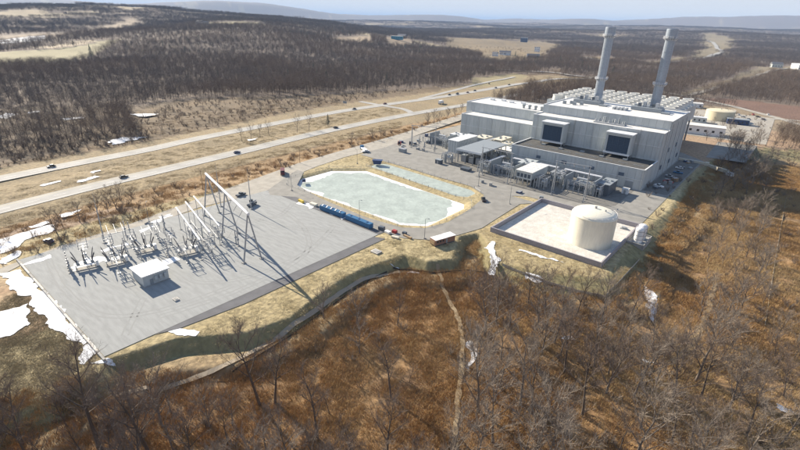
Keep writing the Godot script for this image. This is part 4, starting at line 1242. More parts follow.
	for b in [[-194, -300, 11, 6.5, 8, M.clad[2], M.coping, "grey service building behind the ribbed enclosure"], [-178, -309, 9, 6, 12, M.clad[0], M.cream, "cream-roofed block below the steam hall wall, beside the highway side corner"], [-163, -311, 7, 7, 16, M.cream, M.cream, "cream long equipment block under the steam hall wall"], [-155.5, -305, 5, 6, 8, M.cream, M.cream, "small cream block between the long block and the flat pale roof"],
		[-147.5, -300, 12, 4.6, 22, M.clad[1], M.roof, "low building with flat pale roof in the corner of the two halls"], [-121, -268, 8, 6.5, 12, M.machine, M.clad[1], "grey block with boxy roof plant before the turbine hall"], [-100.5, -268, 7, 4.5, 10, M.machine, M.steel, "grey machine block between the raised enclosure and the transformer"], [-71, -264, 6, 6.2, 14, M.machine_dark, M.machine, "dark machine block beside the transformer behind the fuel tank"], [-62.5, -270, 3.2, 2.6, 3.2, M.coping, M.roof, "small pale cube on the pavement at the end of the turbine hall"],
		[-206, -248, 5, 2.4, 3, M.machine, M.steel, "low grey kiosk beside the small pond verge"], [-171, -243, 4, 2.6, 3, M.machine_dark, M.machine, "dark kiosk at the road side of the cable bay"], [-150, -243, 6, 1.4, 4, M.machine_dark, M.machine_dark, "low dark sump box at the road side of the cable bay"]]:
		var o := thing("equipment_block", b[7], "enclosure", Vector3(b[0], 0, b[1]))
		bx(o, "body", Vector3(0, b[3] / 2, 0), Vector3(b[2], b[3], b[4]), b[5])
		bx(o, "roof", Vector3(0, float(b[3]) + 0.12, 0), Vector3(float(b[2]) + 0.4, 0.22, float(b[4]) + 0.4), b[6])
		bx(o, "door", Vector3(0, 1.1, float(b[4]) / 2 + 0.03), Vector3(1.1, 2.1, 0.06), M.steel) if b[3] > 2.5 else null
		for k in 3:
			bx(o, "roof_plant", Vector3((k - 1) * float(b[2]) * 0.3, float(b[3]) + 0.6, (k % 2) * float(b[4]) * 0.25 - 1.0), Vector3(1.0, 0.8, 1.4), M.machine) if b[3] > 4.0 else null
		i += 1
	# pipe racks
	i = 0
	for r in [[Vector3(-118, 0, -272), 30.0, 0.0, "pipe rack along the turbine hall wall"], [Vector3(-88, 0, -272), 22.0, 0.0, "pipe rack behind the transformer and the raised enclosure"], [Vector3(-170, 0, -300), 26.0, PI / 2, "pipe rack between the ribbed enclosure and cream blocks"], [Vector3(-140, 0, -262), 20.0, PI / 2, "pipe rack between the cable bay and the oil transformer"]]:
		var o := thing("pipe_rack", r[3], "pipe rack", r[0], r[2])
		var l: float = r[1]
		for k in 6:
			for s in [-1, 1]: bx(o, "post", Vector3(-l / 2 + l * k / 5.0, 2.8, s * 1.5), Vector3(0.3, 5.6, 0.3), M.steel)
			bx(o, "cross_bar", Vector3(-l / 2 + l * k / 5.0, 5.5, 0), Vector3(0.26, 0.26, 3.2), M.steel)
		for k in 5:
			var p := MB.new()
			p.tube(Vector3(-l / 2, 5.8, -1.2 + k * 0.6), Vector3(l / 2, 5.8, -1.2 + k * 0.6), 0.14 + 0.05 * (k % 3), 0.14 + 0.05 * (k % 3), 8)
			build(o, "pipe", p, M.pipe if k % 2 else M.white_steel)
		i += 1
	# open steel frames crowded with vessels and valves
	i = 0
	for r in [[-119, -262, "beside the grey block with roof plant"], [-97, -258, "between the raised enclosure and a line gantry"], [-73.5, -255, "beside the dark machine block"], [-140, -249, "at the road end of the cable bay"], [-168, -249.5, "beside the dark kiosk"], [-190, -281, "beside the ribbed enclosure"], [-101, -246, "on the road side of the raised enclosure"]]:
		var o := thing("steel_frame", "open steel frame crowded with vessels and valves " + r[2], "steel frame", Vector3(r[0], 0, r[1]), 0.0, "open steel frames before the halls")
		for x in 3:
			for z in 3: bx(o, "post", Vector3(-3.2 + x * 3.2, 3.2, -3 + z * 3.0), Vector3(0.22, 6.4, 0.22), M.steel)
		for lv in [3.1, 6.3]:
			for z in 3: bx(o, "beam", Vector3(0, lv, -3 + z * 3.0), Vector3(6.6, 0.24, 0.2), M.steel)
			for x in 3: bx(o, "beam", Vector3(-3.2 + x * 3.2, lv + 0.03, 0), Vector3(0.2, 0.24, 6.2), M.steel)
		for k in 4:
			var vm := MB.new()
			var vx := -1.6 + (k % 2) * 3.2
			var vz := -1.5 + (k / 2) * 3.0
			if k == 1 or k == 2: vm.lathe(Vector3(vx, 0, vz), [[0.9, 0.3], [0.9, 3.6 + k], [0.5, 4.2 + k], [0.0, 4.3 + k]], 14)
			else: vm.tube(Vector3(vx - 1.3, 4.0, vz), Vector3(vx + 1.3, 4.0, vz), 0.7, 0.7, 12)
			build(o, "vessel", vm, M.pipe if k % 2 else M.machine)
		for k in 5:
			var pm := MB.new()
			pm.tube(Vector3(-3.4 + k * 1.5, 0, 3.3), Vector3(-3.4 + k * 1.5, 5.0 + (k % 3), 3.3), 0.15, 0.15, 6)
			pm.tube(Vector3(-3.4 + k * 1.5, 5.0 + (k % 3), 3.3), Vector3(-3.4 + k * 1.5, 5.0 + (k % 3), -3.0), 0.15, 0.15, 6)
			build(o, "pipe", pm, M.pipe)
		i += 1
	# posts with surge arresters in rows
	var ar := make_vt()
	ar.name = numbered("surge_arrester")
	ar.set_meta("label", "slim surge arrester post in the transformer yard before the halls")
	ar.set_meta("group", "surge arrester posts before the halls")
	ar.set_meta("category", "arrester")
	ar.position = Vector3(-134, 0, -249)
	for p in [[-131, -249], [-128, -249], [-125, -249], [-122, -249], [-118, -246], [-90, -249], [-87, -249], [-84, -249], [-81, -249], [-78, -249], [-209, -270], [-205, -272], [-201, -275], [-213, -276], [-208, -280], [-204, -283], [-216, -284], [-198, -262], [-191, -265]]:
		dup(ar, "surge_arrester", "", Vector3(p[0], 0, p[1]))
	# site clutter
	i = 0
	for c in [[-221, -262, M.red, "red reel of cable by the small substation corner"], [-215, -268, M.machine_dark, "dark reel of cable by the small substation corner"]]:
		var o := thing("cable_reel", c[3], "cable reel", Vector3(c[0], 0, c[1]), 0.4)
		for s in [-1.0, 1.0]:
			var f := MB.new()
			f.tube(Vector3(s * 0.9 - 0.08, 1.5, 0), Vector3(s * 0.9 + 0.08, 1.5, 0), 1.5, 1.5, 18)
			build(o, "flange", f, c[2])
		var d := MB.new()
		d.tube(Vector3(-0.82, 1.5, 0), Vector3(0.82, 1.5, 0), 1.0, 1.0, 14)
		build(o, "drum", d, M.black)
		i += 1
	var cr := 0
	for k in 28:   # crates and pallets on the paving
		var at := Vector3.ZERO
		var lab := ""
		if k < 14:
			at = Vector3(rng.randf_range(-229, -186), 0, rng.randf_range(-300, -258)); lab = "small crate among the gear at the small substation corner"
		elif k < 24:
			at = Vector3(rng.randf_range(-53, -46), 0, rng.randf_range(-372, -286)); lab = "crate in the shade of the boiler hall end wall"
		else:
			at = Vector3(rng.randf_range(-132, -70), 0, rng.randf_range(-236, -228)); lab = "small crate on the road verge before the transformers"
		var o := thing("supply_crate", lab, "crate", at, rng.randf() * 3.0, lab.replace("small crate", "crates").replace("crate in", "crates in"))
		var sx := rng.randf_range(1.4, 3.4)
		var sy := rng.randf_range(0.7, 2.0)
		bx(o, "body", Vector3(0, sy / 2 + 0.12, 0), Vector3(sx, sy, sx * 0.7), [M.machine, M.machine_dark, M.wood, M.steel, M.machine, M.blue_dark][k * 5 % 6])
		bx(o, "pallet", Vector3(0, 0.06, 0), Vector3(sx + 0.1, 0.12, sx * 0.7 + 0.1), M.wood)
		bx(o, "lid", Vector3(0, sy + 0.16, 0), Vector3(sx * 0.94, 0.08, sx * 0.66), [M.concrete, M.steel, M.machine][k % 3])
	var rw := thing("retaining_wall", "cream concrete wall running from the boiler hall corner down the bank", "wall", Vector3(-57, 0, -372))
	bx(rw, "wall_run", Vector3(8.5, 0.6, -1.0), Vector3(17, 1.9, 1.1), M.cream, -0.05)
	bx(rw, "pier", Vector3(17.4, 0.6, -0.8), Vector3(2.4, 2.3, 2.2), M.cream)
	bx(rw, "wall_run", Vector3(25.0, -0.4, 3.0), Vector3(14, 2.2, 1.1), M.cream, -0.5)
	bx(rw, "end_block", Vector3(32.4, -1.4, 7.2), Vector3(4.0, 2.2, 2.2), M.white, -0.5)

# ---------------------------------------------------------------- vehicles
var wheel_mesh := {}
func wheels(o: Node3D, half_w: float, half_l: float, r: float, shift := 0.0) -> void:
	if not wheel_mesh.has(r):
		var t := MB.new()
		t.tube(Vector3(-0.13, 0, 0), Vector3(0.13, 0, 0), r, r, 14)
		var rm := MB.new()
		rm.tube(Vector3(-0.15, 0, 0), Vector3(0.15, 0, 0), r * 0.6, r * 0.6, 10)
		wheel_mesh[r] = [t.mesh(M.tyre), rm.mesh(M.silver)]
	for sx in [-1.0, 1.0]:
		for sz in ([-1.0, 1.0] if half_l > 0.0 else [1.0]):
			var w := part(o, "wheel", wheel_mesh[r][0], null, Vector3(sx * half_w, r, sz * half_l) if shift == 0.0 else Vector3(shift, r, sx * half_w))
			if shift != 0.0: w.rotation.y = PI / 2
			part(w, "rim", wheel_mesh[r][1])

func car(label: String, at: Vector3, turn: float, paint: Material, kind := "car", group := "cars on the highway") -> Node3D:   # nose towards -z
	var o := thing("pickup_truck" if kind == "pickup" else "car", label, "car" if kind != "pickup" else "pickup", at, turn, group)
	var body := MB.new()
	var side := Basis(Vector3(0, 0, 1), Vector3.UP, Vector3(-1, 0, 0))
	var L := 2.25 if kind == "car" else 2.75
	var hood := 0.95 if kind == "car" else 1.1
	body.prism(PackedVector2Array([Vector2(-L, 0.35), Vector2(L, 0.35), Vector2(L + 0.05, 0.7), Vector2(L - 0.1, hood), Vector2(-L + 0.3, hood), Vector2(-L - 0.02, 0.75)]), side, Vector3.ZERO, 1.84)
	build(o, "body", body, paint)
	var cab := MB.new()
	if kind == "car": cab.prism(PackedVector2Array([Vector2(-1.0, hood - 0.02), Vector2(1.9, hood - 0.02), Vector2(1.35, 1.48), Vector2(-0.3, 1.5)]), side, Vector3.ZERO, 1.6)
	else: cab.prism(PackedVector2Array([Vector2(-1.2, hood - 0.02), Vector2(0.8, hood - 0.02), Vector2(0.6, 1.8), Vector2(-0.55, 1.82)]), side, Vector3.ZERO, 1.64)
	build(o, "windows", cab, M.glass)
	bx(o, "roof", Vector3(0, 1.53 if kind == "car" else 1.85, 0.5 if kind == "car" else 0.02), Vector3(1.5, 0.07, 1.5 if kind == "car" else 1.1), paint)
	for s in [-1.0, 1.0]:
		bx(o, "headlight", Vector3(s * 0.65, 0.72, -L - 0.01), Vector3(0.36, 0.16, 0.06), M.white)
		bx(o, "tail_light", Vector3(s * 0.68, 0.75, L + 0.02), Vector3(0.3, 0.18, 0.06), M.red)
	wheels(o, 0.86, 1.4 if kind == "car" else 1.75, 0.34)
	return o

func truck(label: String, at: Vector3, turn: float, cab_m: Material, bed_m: Material, bed_l: float, bed_h: float) -> Node3D:
	var o := thing("truck", label, "truck", at, turn)
	bx(o, "chassis", Vector3(0, 0.75, bed_l / 2 - 0.2), Vector3(1.1, 0.35, bed_l + 3.0), M.machine_dark)
	var cab := MB.new()
	cab.prism(PackedVector2Array([Vector2(-1.1, 0.5), Vector2(1.1, 0.5), Vector2(1.1, 2.9), Vector2(-0.55, 2.9), Vector2(-0.95, 1.7), Vector2(-1.1, 1.6)]), Basis(Vector3(0, 0, 1), Vector3.UP, Vector3(-1, 0, 0)), Vector3(0, 0, -1.2), 2.35)
	var c := build(o, "cab", cab, cab_m)
	var ws := bx(c, "windscreen", Vector3(0, 2.2, -2.0), Vector3(2.1, 0.95, 0.06), M.glass)
	ws.rotation.x = -0.32
	for s in [-1.0, 1.0]: bx(c, "side_window", Vector3(s * 1.19, 2.1, -1.0), Vector3(0.04, 0.7, 1.0), M.glass)
	bx(o, "bed", Vector3(0, 1.0 + bed_h / 2, bed_l / 2 + 0.3), Vector3(2.45, bed_h, bed_l), bed_m)
	for z in [-1.2, bed_l - 1.4, bed_l - 0.3]:
		for s in [-1.0, 1.0]:
			if not wheel_mesh.has(0.5):
				var t := MB.new()
				t.tube(Vector3(-0.16, 0, 0), Vector3(0.16, 0, 0), 0.5, 0.5, 14)
				var rm := MB.new()
				rm.tube(Vector3(-0.18, 0, 0), Vector3(0.18, 0, 0), 0.28, 0.28, 10)
				wheel_mesh[0.5] = [t.mesh(M.tyre), rm.mesh(M.silver)]
			var w := part(o, "wheel", wheel_mesh[0.5][0], null, Vector3(s * 1.05, 0.5, z))
			part(w, "rim", wheel_mesh[0.5][1])
	return o

func road_turn(line: PackedVector2Array, p: Vector3, rev: bool) -> Array:   # nearest point on the road and heading there
	var best := 1e9
	var bi := 0
	for i in line.size() - 1:
		var d := line[i].distance_squared_to(Vector2(p.x, p.z))
		if d < best:
			best = d; bi = i
	var t := (line[bi + 1] - line[bi]).normalized() * (-1.0 if rev else 1.0)
	return [line[bi], atan2(-t.x, -t.y), Vector2(t.y, -t.x)]

func build_vehicles() -> void:
	var i := 0
	for c in [[55, 166, 1, M.black, "black car alone on the far carriageway near the brush"], [131, 178.5, 0, M.black, "black car alone on the near carriageway by the straw median"], [232, 153.5, 0, M.blue_dark, "dark blue car on the near carriageway before the median trees"], [349, 109, 1, M.black, "black car on the far carriageway by the road sign"], [381, 103.5, 1, M.maroon, "dark maroon car on the far carriageway past the road sign"], [340, 128.5, 0, M.black, "black car on the near carriageway in the shade of the median trees"],
		[451, 95.5, 1, M.black, "black car, first of a line of four on the far carriageway"], [456, 94.8, 1, M.machine_dark, "dark grey car, second of a line of four on the far carriageway"], [461, 94.0, 1, M.black, "black car, third of a line of four on the far carriageway"], [466, 93.0, 1, M.maroon, "dark red car, last of a line of four on the far carriageway"], [473, 91.0, 1, M.black, "black car just ahead of the line of four cars"], [493, 88.0, 1, M.machine_dark, "grey car past the ramp on the far carriageway"], [509, 85.8, 1, M.black, "black car farthest along the far carriageway"]]:
		var line := road_far if c[2] else road_near
		var w := px(c[0], c[1])
		var r := road_turn(line, w, c[2] == 1)
		var p: Vector2 = r[0] + r[2] * (1.9 if i % 2 else -1.9)
		car(c[4], Vector3(p.x, height(p.x, p.y) + 0.2, p.y), r[1], c[3])
		i += 1
	car("dark car on the ramp beyond the highway", px(489, 84.2) + Vector3(0, 0.25, 0), 0.6, M.black, "car")
	var wt := px(442, 103.5)
	truck("white box truck on the verge between the highway and the ramp", Vector3(wt.x, 0.05, wt.z), 0.2, M.white, M.white, 7.5, 2.8)
	truck("dark red tipper truck parked on the service road", Vector3(-222, 0.03, -157.5), -2.2, M.maroon, M.maroon, 5.6, 1.6)
	truck("flatbed truck with blue cab on the service road by the small pond", Vector3(-230.5, 0.03, -232.5), 1.1, M.blue, M.white, 8.0, 0.9)
	car("white pickup parked beside the flatbed truck", Vector3(-224, 0.03, -229), -0.4, M.white, "pickup", "pickups parked about the works")
	car("dark pickup parked on the access road before the transformer yard", Vector3(-113.5, 0.05, -203.5), 0.7, M.black, "pickup", "pickups parked about the works")
	car("dark pickup half hidden by the switchyard gantry on the gravel edge", Vector3(-208, 0.04, -121), 0.2, M.machine_dark, "pickup", "pickups parked about the works")
	car("dark car parked on the verge by the end of the switchyard", px(49, 242) + Vector3(0, -0.05, 0), 1.9, M.blue_dark, "car", "cars parked about the works")
	car("dark blue car parked at the corner of the larger pond", px(304, 181.5) + Vector3(0, 0.06, 0), 0.9, M.blue_dark, "car", "cars parked about the works")
	for k in 5:
		car(["white pickup", "red pickup", "silver pickup", "blue pickup", "white car"][k] + " parked in the shade of the boiler hall end wall", Vector3(-51.5 + (k % 2) * 2.0, 0.02, -296 - k * 13.0), 1.2 + 0.15 * k, [M.white, M.red, M.silver, M.blue, M.white][k], "car" if k == 4 else "pickup", "vehicles in the shade of the end wall")
	for k in 7:
		var p := px(738 + k * 5.0, 115.0 + (k % 3) * 2.4)
		car(["white", "silver", "dark", "red", "black", "blue", "white"][k] + " car parked on the lot past the tan water tank", Vector3(p.x, maxf(0.06, height(p.x, p.z) + 0.15), p.z), 0.5 + k, [M.white, M.silver, M.machine_dark, M.red, M.black, M.blue_dark, M.white][k], "car", "cars parked past the water tank")
	# dark bin by the small pond
	var db := thing("waste_skip", "dark blue waste skip at the tip of the small pond", "skip", px(377.5, 164) + Vector3(0, 0.0, 0), 0.6)
	var sk := MB.new()
	sk.prism(PackedVector2Array([Vector2(-2.2, 0.2), Vector2(2.2, 0.2), Vector2(3.1, 2.6), Vector2(-3.1, 2.6)]), Basis.IDENTITY, Vector3.ZERO, 3.4)
	build(db, "body", sk, M.blue_dark)
	bx(db, "rim", Vector3(0, 2.66, 0), Vector3(6.4, 0.16, 3.6), M.blue_dark)
	for k in 5: bx(db, "rib", Vector3(-2.0 + k, 1.4, 1.72), Vector3(0.12, 2.3, 0.1), M.blue_dark)
	# site office trailer
	var tr := thing("site_trailer", "rust-brown site trailer with white roof panels on the straw knoll", "trailer", Vector3(-99.6, -0.1, -147.6), -0.28)
	tr.scale = Vector3(0.85, 0.9, 0.85)
	bx(tr, "body", Vector3(0, 1.9, 0), Vector3(4.2, 2.6, 12.4), M.brick)
	bx(tr, "roof_panel", Vector3(0, 3.3, 2.4), Vector3(4.6, 0.16, 7.2), M.white)
	bx(tr, "roof_panel", Vector3(0, 3.42, -3.9), Vector3(4.7, 0.18, 5.2), M.white)
	bx(tr, "end_panel", Vector3(-0.2, 1.7, 6.25), Vector3(3.2, 1.9, 0.1), M.wood)
	bx(tr, "door", Vector3(2.13, 1.7, -1.0), Vector3(0.06, 2.0, 0.9), M.machine)
	for k in 3: bx(tr, "window", Vector3(2.13, 2.2, 1.2 + k * 1.7), Vector3(0.06, 0.8, 1.0), M.glass)
	for s in [-1.0, 1.0]: bx(tr, "skirt", Vector3(s * 1.8, 0.3, 0), Vector3(0.2, 0.7, 11.8), M.machine_dark)
	bx(tr, "step", Vector3(2.8, 0.35, -1.0), Vector3(1.2, 0.5, 1.2), M.wood)

# ---------------------------------------------------------------- poles, fences, signs
func build_furniture() -> void:
	var i := 0
	for p in [[-143.3, -142.3, 9.0, "light pole between the blue tanks and the larger pond"], [-107.5, -145.6, 9.0, "light pole beside the site trailer"], [-101.2, -208.8, 10.0, "light pole at the corner of the fuel tank bund"], [-196, -144, 9.0, "light pole at the switchyard end of the larger pond"], [-207, -74.4, 9.0, "light pole on the service road beside the switches"], [-208, -205, 9.0, "light pole at the tip of the small pond"], [-128, -222, 9.0, "light pole before the roofed cable bay"]]:
		var o := thing("light_pole", p[3], "light pole", Vector3(p[0], 0.03, p[1]), 0.6 * i, "light poles about the works")
		var mb := MB.new()
		mb.tube(Vector3.ZERO, Vector3.UP * float(p[2]), 0.11, 0.07, 8)
		build(o, "pole", mb, M.machine_dark)
		var am := MB.new()
		am.tube(Vector3.UP * (float(p[2]) - 0.1), Vector3(1.2, float(p[2]) + 0.2, 0), 0.05, 0.05, 6)
		build(o, "arm", am, M.machine_dark)
		bx(o, "lamp_head", Vector3(1.4, float(p[2]) + 0.18, 0), Vector3(0.8, 0.14, 0.35), M.machine_dark)
		bx(o, "footing", Vector3(0, 0.2, 0), Vector3(0.7, 0.5, 0.7), M.concrete)
		i += 1
	fence("silt_fence", "black silt fence with stakes along the marsh edge below the straw knoll", pxs([[393, 271.5], [415, 273], [438, 275.5], [468, 273], [498, 278]], -4.0), M.fabric, 0.8, 2.6)
	fence("silt_fence", "black silt fence with stakes curving along the track below the switchyard bank", pxs([[232, 372], [253, 363], [280, 346], [301, 331], [330, 309], [352, 293], [371, 281], [392, 272.5]], -4.0), M.fabric, 0.8, 2.6)
	fence("silt_fence", "pale silt fence round the toe of the fuel tank bank", pxs([[501, 274], [520, 281], [544, 289], [575, 296], [604, 301], [616, 291], [640, 263]], -4.4), M.fabric_pale, 1.1, 3.0)
	fence("wire_fence", "thin pale fence running straight across the brown marsh", pxs([[786, 198], [776, 255], [763, 335]], -5.0), M.fabric_pale, 0.7, 5.0)
	fence("pond_fence", "thin post and rail fence round the larger pond", Geometry2D.offset_polygon(pond_a, 1.2)[0], null, 1.1, 5.0)
	fence("pond_fence", "thin post and rail fence round the smaller pond", Geometry2D.offset_polygon(pond_b, 1.0)[0], null, 1.1, 5.0)
	# road sign over the far carriageway
	var sg := px(345, 105.5)
	var s := thing("road_sign", "grey-backed road sign on two posts beside the far carriageway", "sign", Vector3(sg.x, -0.1, sg.z), 0.2)
	for e in [-1.6, 1.6]: bx(s, "post", Vector3(e, 2.0, 0), Vector3(0.2, 4.2, 0.2), M.steel)
	bx(s, "panel", Vector3(0, 3.6, 0.16), Vector3(4.6, 2.4, 0.1), M.machine)
	# overhead line poles along the service road
	i = 0
	for p in [[203, 189], [300, 163]]:
		var w := px(p[0], p[1])
		var o := thing("utility_pole", ["wooden utility pole behind the gantry on the service road", "wooden utility pole near the parked tipper truck"][i], "utility pole", Vector3(w.x, 0.02, w.z))
		var mb := MB.new()
		mb.tube(Vector3.ZERO, Vector3.UP * 10.5, 0.18, 0.12, 8)
		build(o, "pole", mb, M.wood)
		bx(o, "cross_arm", Vector3(0, 9.8, 0), Vector3(2.4, 0.14, 0.14), M.wood)
		for k in 3: bx(o, "pin_insulator", Vector3(-1.0 + k, 9.98, 0), Vector3(0.12, 0.22, 0.12), M.porcelain)
		i += 1
	# culvert headwall by the service road
	var ch := px(150, 224)
	var cu := thing("culvert_headwall", "small pale headwall on the verge beside the service road", "headwall", Vector3(ch.x, -0.1, ch.z), 0.3)
	bx(cu, "wall", Vector3(0, 0.4, 0), Vector3(3.0, 1.0, 0.4), M.concrete)
	for e in [-1.0, 1.0]: bx(cu, "wing", Vector3(e * 1.6, 0.3, 0.6), Vector3(0.3, 0.8, 1.4), M.concrete)

func fence(called: String, label: String, line: PackedVector2Array, cloth: Material, h: float, gap: float) -> void:
	var c := line[0]
	var closed := cloth == null
	var base := height(c.x, c.y)
	var o := thing(called, label, "fence", Vector3(c.x, base, c.y))
	var pts := line.duplicate()
	if closed: pts.append(line[0])
	var posts: Array[Vector3] = []
	for i in pts.size() - 1:
		var k := maxi(1, roundi(pts[i].distance_to(pts[i + 1]) / gap))
		for j in k:
			var p := pts[i].lerp(pts[i + 1], float(j) / k)
			posts.append(Vector3(p.x, height(p.x, p.y), p.y) - o.position)
	var pm := BoxMesh.new()
	pm.size = Vector3(0.1, h + 0.6, 0.1)
	pm.material = M.wood if cloth else M.machine
	for p in posts: part(o, "post", pm, null, p + Vector3.UP * (h * 0.5 - 0.1))
	var mb := MB.new()
	for i in posts.size() - (0 if closed else 1):
		var a := posts[i]
		var b := posts[(i + 1) % posts.size()]
		if cloth:
			var d := (b - a)
			var bs := Basis(d.normalized(), Vector3.UP, d.normalized().cross(Vector3.UP).normalized())
			mb.box((a + b) / 2 + Vector3.UP * (h * 0.5 - 0.1), Vector3(d.length(), h, 0.04), bs)
		else:
			for y in [0.5, 1.0]: mb.tube(a + Vector3.UP * y, b + Vector3.UP * y, 0.035, 0.035, 4, false)
	build(o, "fabric" if cloth else "rail", mb, cloth if cloth else M.machine)

# ---------------------------------------------------------------- buildings off the site
func house(label: String, at: Vector3, turn: float, w: float, d: float, h: float, wall: Material, roof: Material, pitched := true, cols := 4, rows := 1, called := "house") -> void:
	var o := thing(called, label, "building", Vector3(at.x, height(at.x, at.z) - 0.2, at.z), turn)
	bx(o, "wall", Vector3(0, h / 2, 0), Vector3(w, h, d), wall)
	if pitched:
		var mb := MB.new()
		mb.prism(PackedVector2Array([Vector2(-d / 2 - 0.6, 0), Vector2(d / 2 + 0.6, 0), Vector2(0, d * 0.32)]), Basis(Vector3(0, 0, 1), Vector3.UP, Vector3(-1, 0, 0)), Vector3(0, h, 0), w + 1.0)
		build(o, "roof", mb, roof)
	else: bx(o, "roof", Vector3(0, h + 0.2, 0), Vector3(w + 0.6, 0.4, d + 0.6), roof)
	for s in [-1.0, 1.0]:
		for c in cols:
			for r in rows: bx(o, "window", Vector3((c + 0.5 - cols / 2.0) * w / cols, h * (r + 0.55) / rows, s * (d / 2 + 0.04)), Vector3(minf(2.2, w / cols * 0.35), minf(1.8, h / rows * 0.35), 0.12), M.glass)
	bx(o, "door", Vector3(w * 0.5 + 0.04, 1.2, 0), Vector3(0.12, 2.4, 1.4), M.machine_dark)

func build_far_buildings() -> void:
	var w := px(705, 134)
	house("long white workshop with a row of dark bays beside the tan water tank", Vector3(-66, 0, -488), 0.15, 40, 14, 7.5, M.white, M.roof, false, 7, 1, "workshop")
	house("low white shed behind the tan water tank", px(694, 107), 0.3, 16, 10, 5, M.white, M.roof, false, 3, 1, "shed")
	house("small grey shed between the workshop and the condenser bank", px(699, 122), 0.1, 12, 8, 5, M.clad[0], M.coping, false, 3, 1, "shed")
	house("dark blue container office beyond the workshop", px(737, 124), 0.2, 18, 8, 5, M.blue_dark, M.machine, false, 5, 1, "site_office")
	house("white gabled house among bare trees past the ramp", px(505, 54), 0.5, 34, 14, 8, M.white, M.roof_grey, true, 6, 1)
	house("small white house beside the larger gabled house", px(495, 57), 0.2, 14, 11, 8, M.white, M.roof_grey, true, 3, 2)
	house("grey shed roof in the trees beside the gabled house", px(533, 57), 0.6, 34, 18, 6, M.roof_grey, M.roof_grey, true, 5, 1, "barn")
	house("pale square tower building by the orange field", px(537, 51), 0.4, 18, 15, 17, M.white, M.roof_grey, false, 3, 3, "tower_building")
	house("dark blue industrial building beyond the orange field", px(524, 41.5), 0.4, 34, 40, 24, M.blue_clad, M.machine, false, 4, 2, "industrial_building")
	house("teal-fronted building at the edge of the wooded hill", px(397, 46), 0.5, 40, 22, 12, M.teal_clad, M.roof, false, 5, 1, "industrial_building")
	house("tan building beside the teal-fronted building", px(402, 43.5), 0.3, 34, 20, 10, M.wood, M.roof_grey, true, 4, 1, "industrial_building")
	house("long white building on the rise above the brown dirt field", px(806, 69), 0.7, 60, 26, 14, M.white, M.roof, false, 8, 2, "office_building")
	house("pale grey house among evergreens near the long white building", px(776, 66.5), 0.4, 24, 16, 10, M.clad[0], M.roof_grey, true, 4, 1)
	house("white house at the top of the hill clearing", along(200, 1890).x * Vector3.RIGHT + along(200, 1890).y * Vector3.BACK, 0.2, 24, 14, 8, M.white, M.roof_grey, true, 4, 1)
	house("pale house beside the other house at the hill clearing", along(206, 1860).x * Vector3.RIGHT + along(206, 1860).y * Vector3.BACK, 0.8, 18, 12, 7, M.clad[2], M.roof_grey, true, 3, 1)

# ---------------------------------------------------------------- bare winter trees
func limb(mb: MB, p: Vector3, d: Vector3, l: float, r0: float, r1: float, segs: int, k: int, wob: float) -> Array:   # a bent tapering branch; returns its points
	var pts := [p]
	var dir := d.normalized()
	for i in segs:
		var q: Vector3 = pts[i] + dir * l / segs
		mb.tube(pts[i], q, lerpf(r0, r1, float(i) / segs), lerpf(r0, r1, float(i + 1) / segs), k, false)
		pts.append(q)
		dir = (dir + Vector3(rng.randf_range(-1, 1), rng.randf_range(-0.3, 0.9), rng.randf_range(-1, 1)) * wob).normalized()
	return pts

func on(pts: Array, t: float) -> Vector3:
	var f := t * (pts.size() - 1)
	var i := mini(int(f), pts.size() - 2)
	return pts[i].lerp(pts[i + 1], f - i)

func bare_tree(sd: int, h: float, spread: float, fork: float, limbs: int, subs: int, twigs: int, sprigs: int, tw: float, bark: Material, twig: Material) -> Array:
	rng.seed = sd
	var tr := MB.new()
	var cr := MB.new()
	var lean := Vector3(rng.randf_range(-0.14, 0.14), 1, rng.randf_range(-0.14, 0.14))
	var trunk := limb(tr, Vector3(0, -0.3, 0), lean, h * 0.82, h * 0.0135 + 0.05, 0.04, 6, 6, 0.09)
	for i in limbs:
		var t := fork + (1.0 - fork) * (i + rng.randf() * 0.8) / limbs
		var a := i * 2.4 + rng.randf() * 0.8
		var up := rng.randf_range(0.55, 1.3) + t * 0.6
		var d := Vector3(cos(a), up, sin(a))
		var l := h * spread * (1.25 - 0.75 * t) * rng.randf_range(0.8, 1.15)
		var lp := limb(tr, on(trunk, t), d, l, h * 0.006 * (1.3 - t) + 0.025, 0.02, 4, 4, 0.16)
		for j in subs:
			var u := 0.22 + 0.78 * (j + rng.randf()) / subs
			var b := rng.randf() * TAU
			var dd := (d.normalized() + Vector3(cos(b), rng.randf_range(-0.1, 0.9), sin(b)) * 0.8)
			var sl := l * rng.randf_range(0.28, 0.48)
			var sp := limb(cr, on(lp, u), dd, sl, 0.028, 0.012, 2, 3, 0.2)
			for k in twigs:
				var v := 0.15 + 0.85 * (k + rng.randf()) / twigs
				var s := on(sp, v)
				var td := (dd.normalized() + Vector3(rng.randf_range(-1, 1), rng.randf_range(-0.35, 0.95), rng.randf_range(-1, 1)) * 0.95).normalized()
				var tl := rng.randf_range(0.6, 1.5) * h / 17.0
				cr.sliver(s, s + td * tl, tw, Vector3(rng.randf_range(-1, 1), rng.randf_range(-1, 1), rng.randf_range(-1, 1)))
				for e in sprigs:
					var m := s + td * tl * rng.randf_range(0.2, 0.85)
					var ed := (td + Vector3(rng.randf_range(-1, 1), rng.randf_range(-0.5, 0.9), rng.randf_range(-1, 1)) * 0.9).normalized()
					cr.sliver(m, m + ed * tl * rng.randf_range(0.35, 0.7), tw * 0.8, Vector3(rng.randf_range(-1, 1), rng.randf_range(-1, 1), rng.randf_range(-1, 1)))
	return [tr.mesh(bark), cr.mesh(twig)]

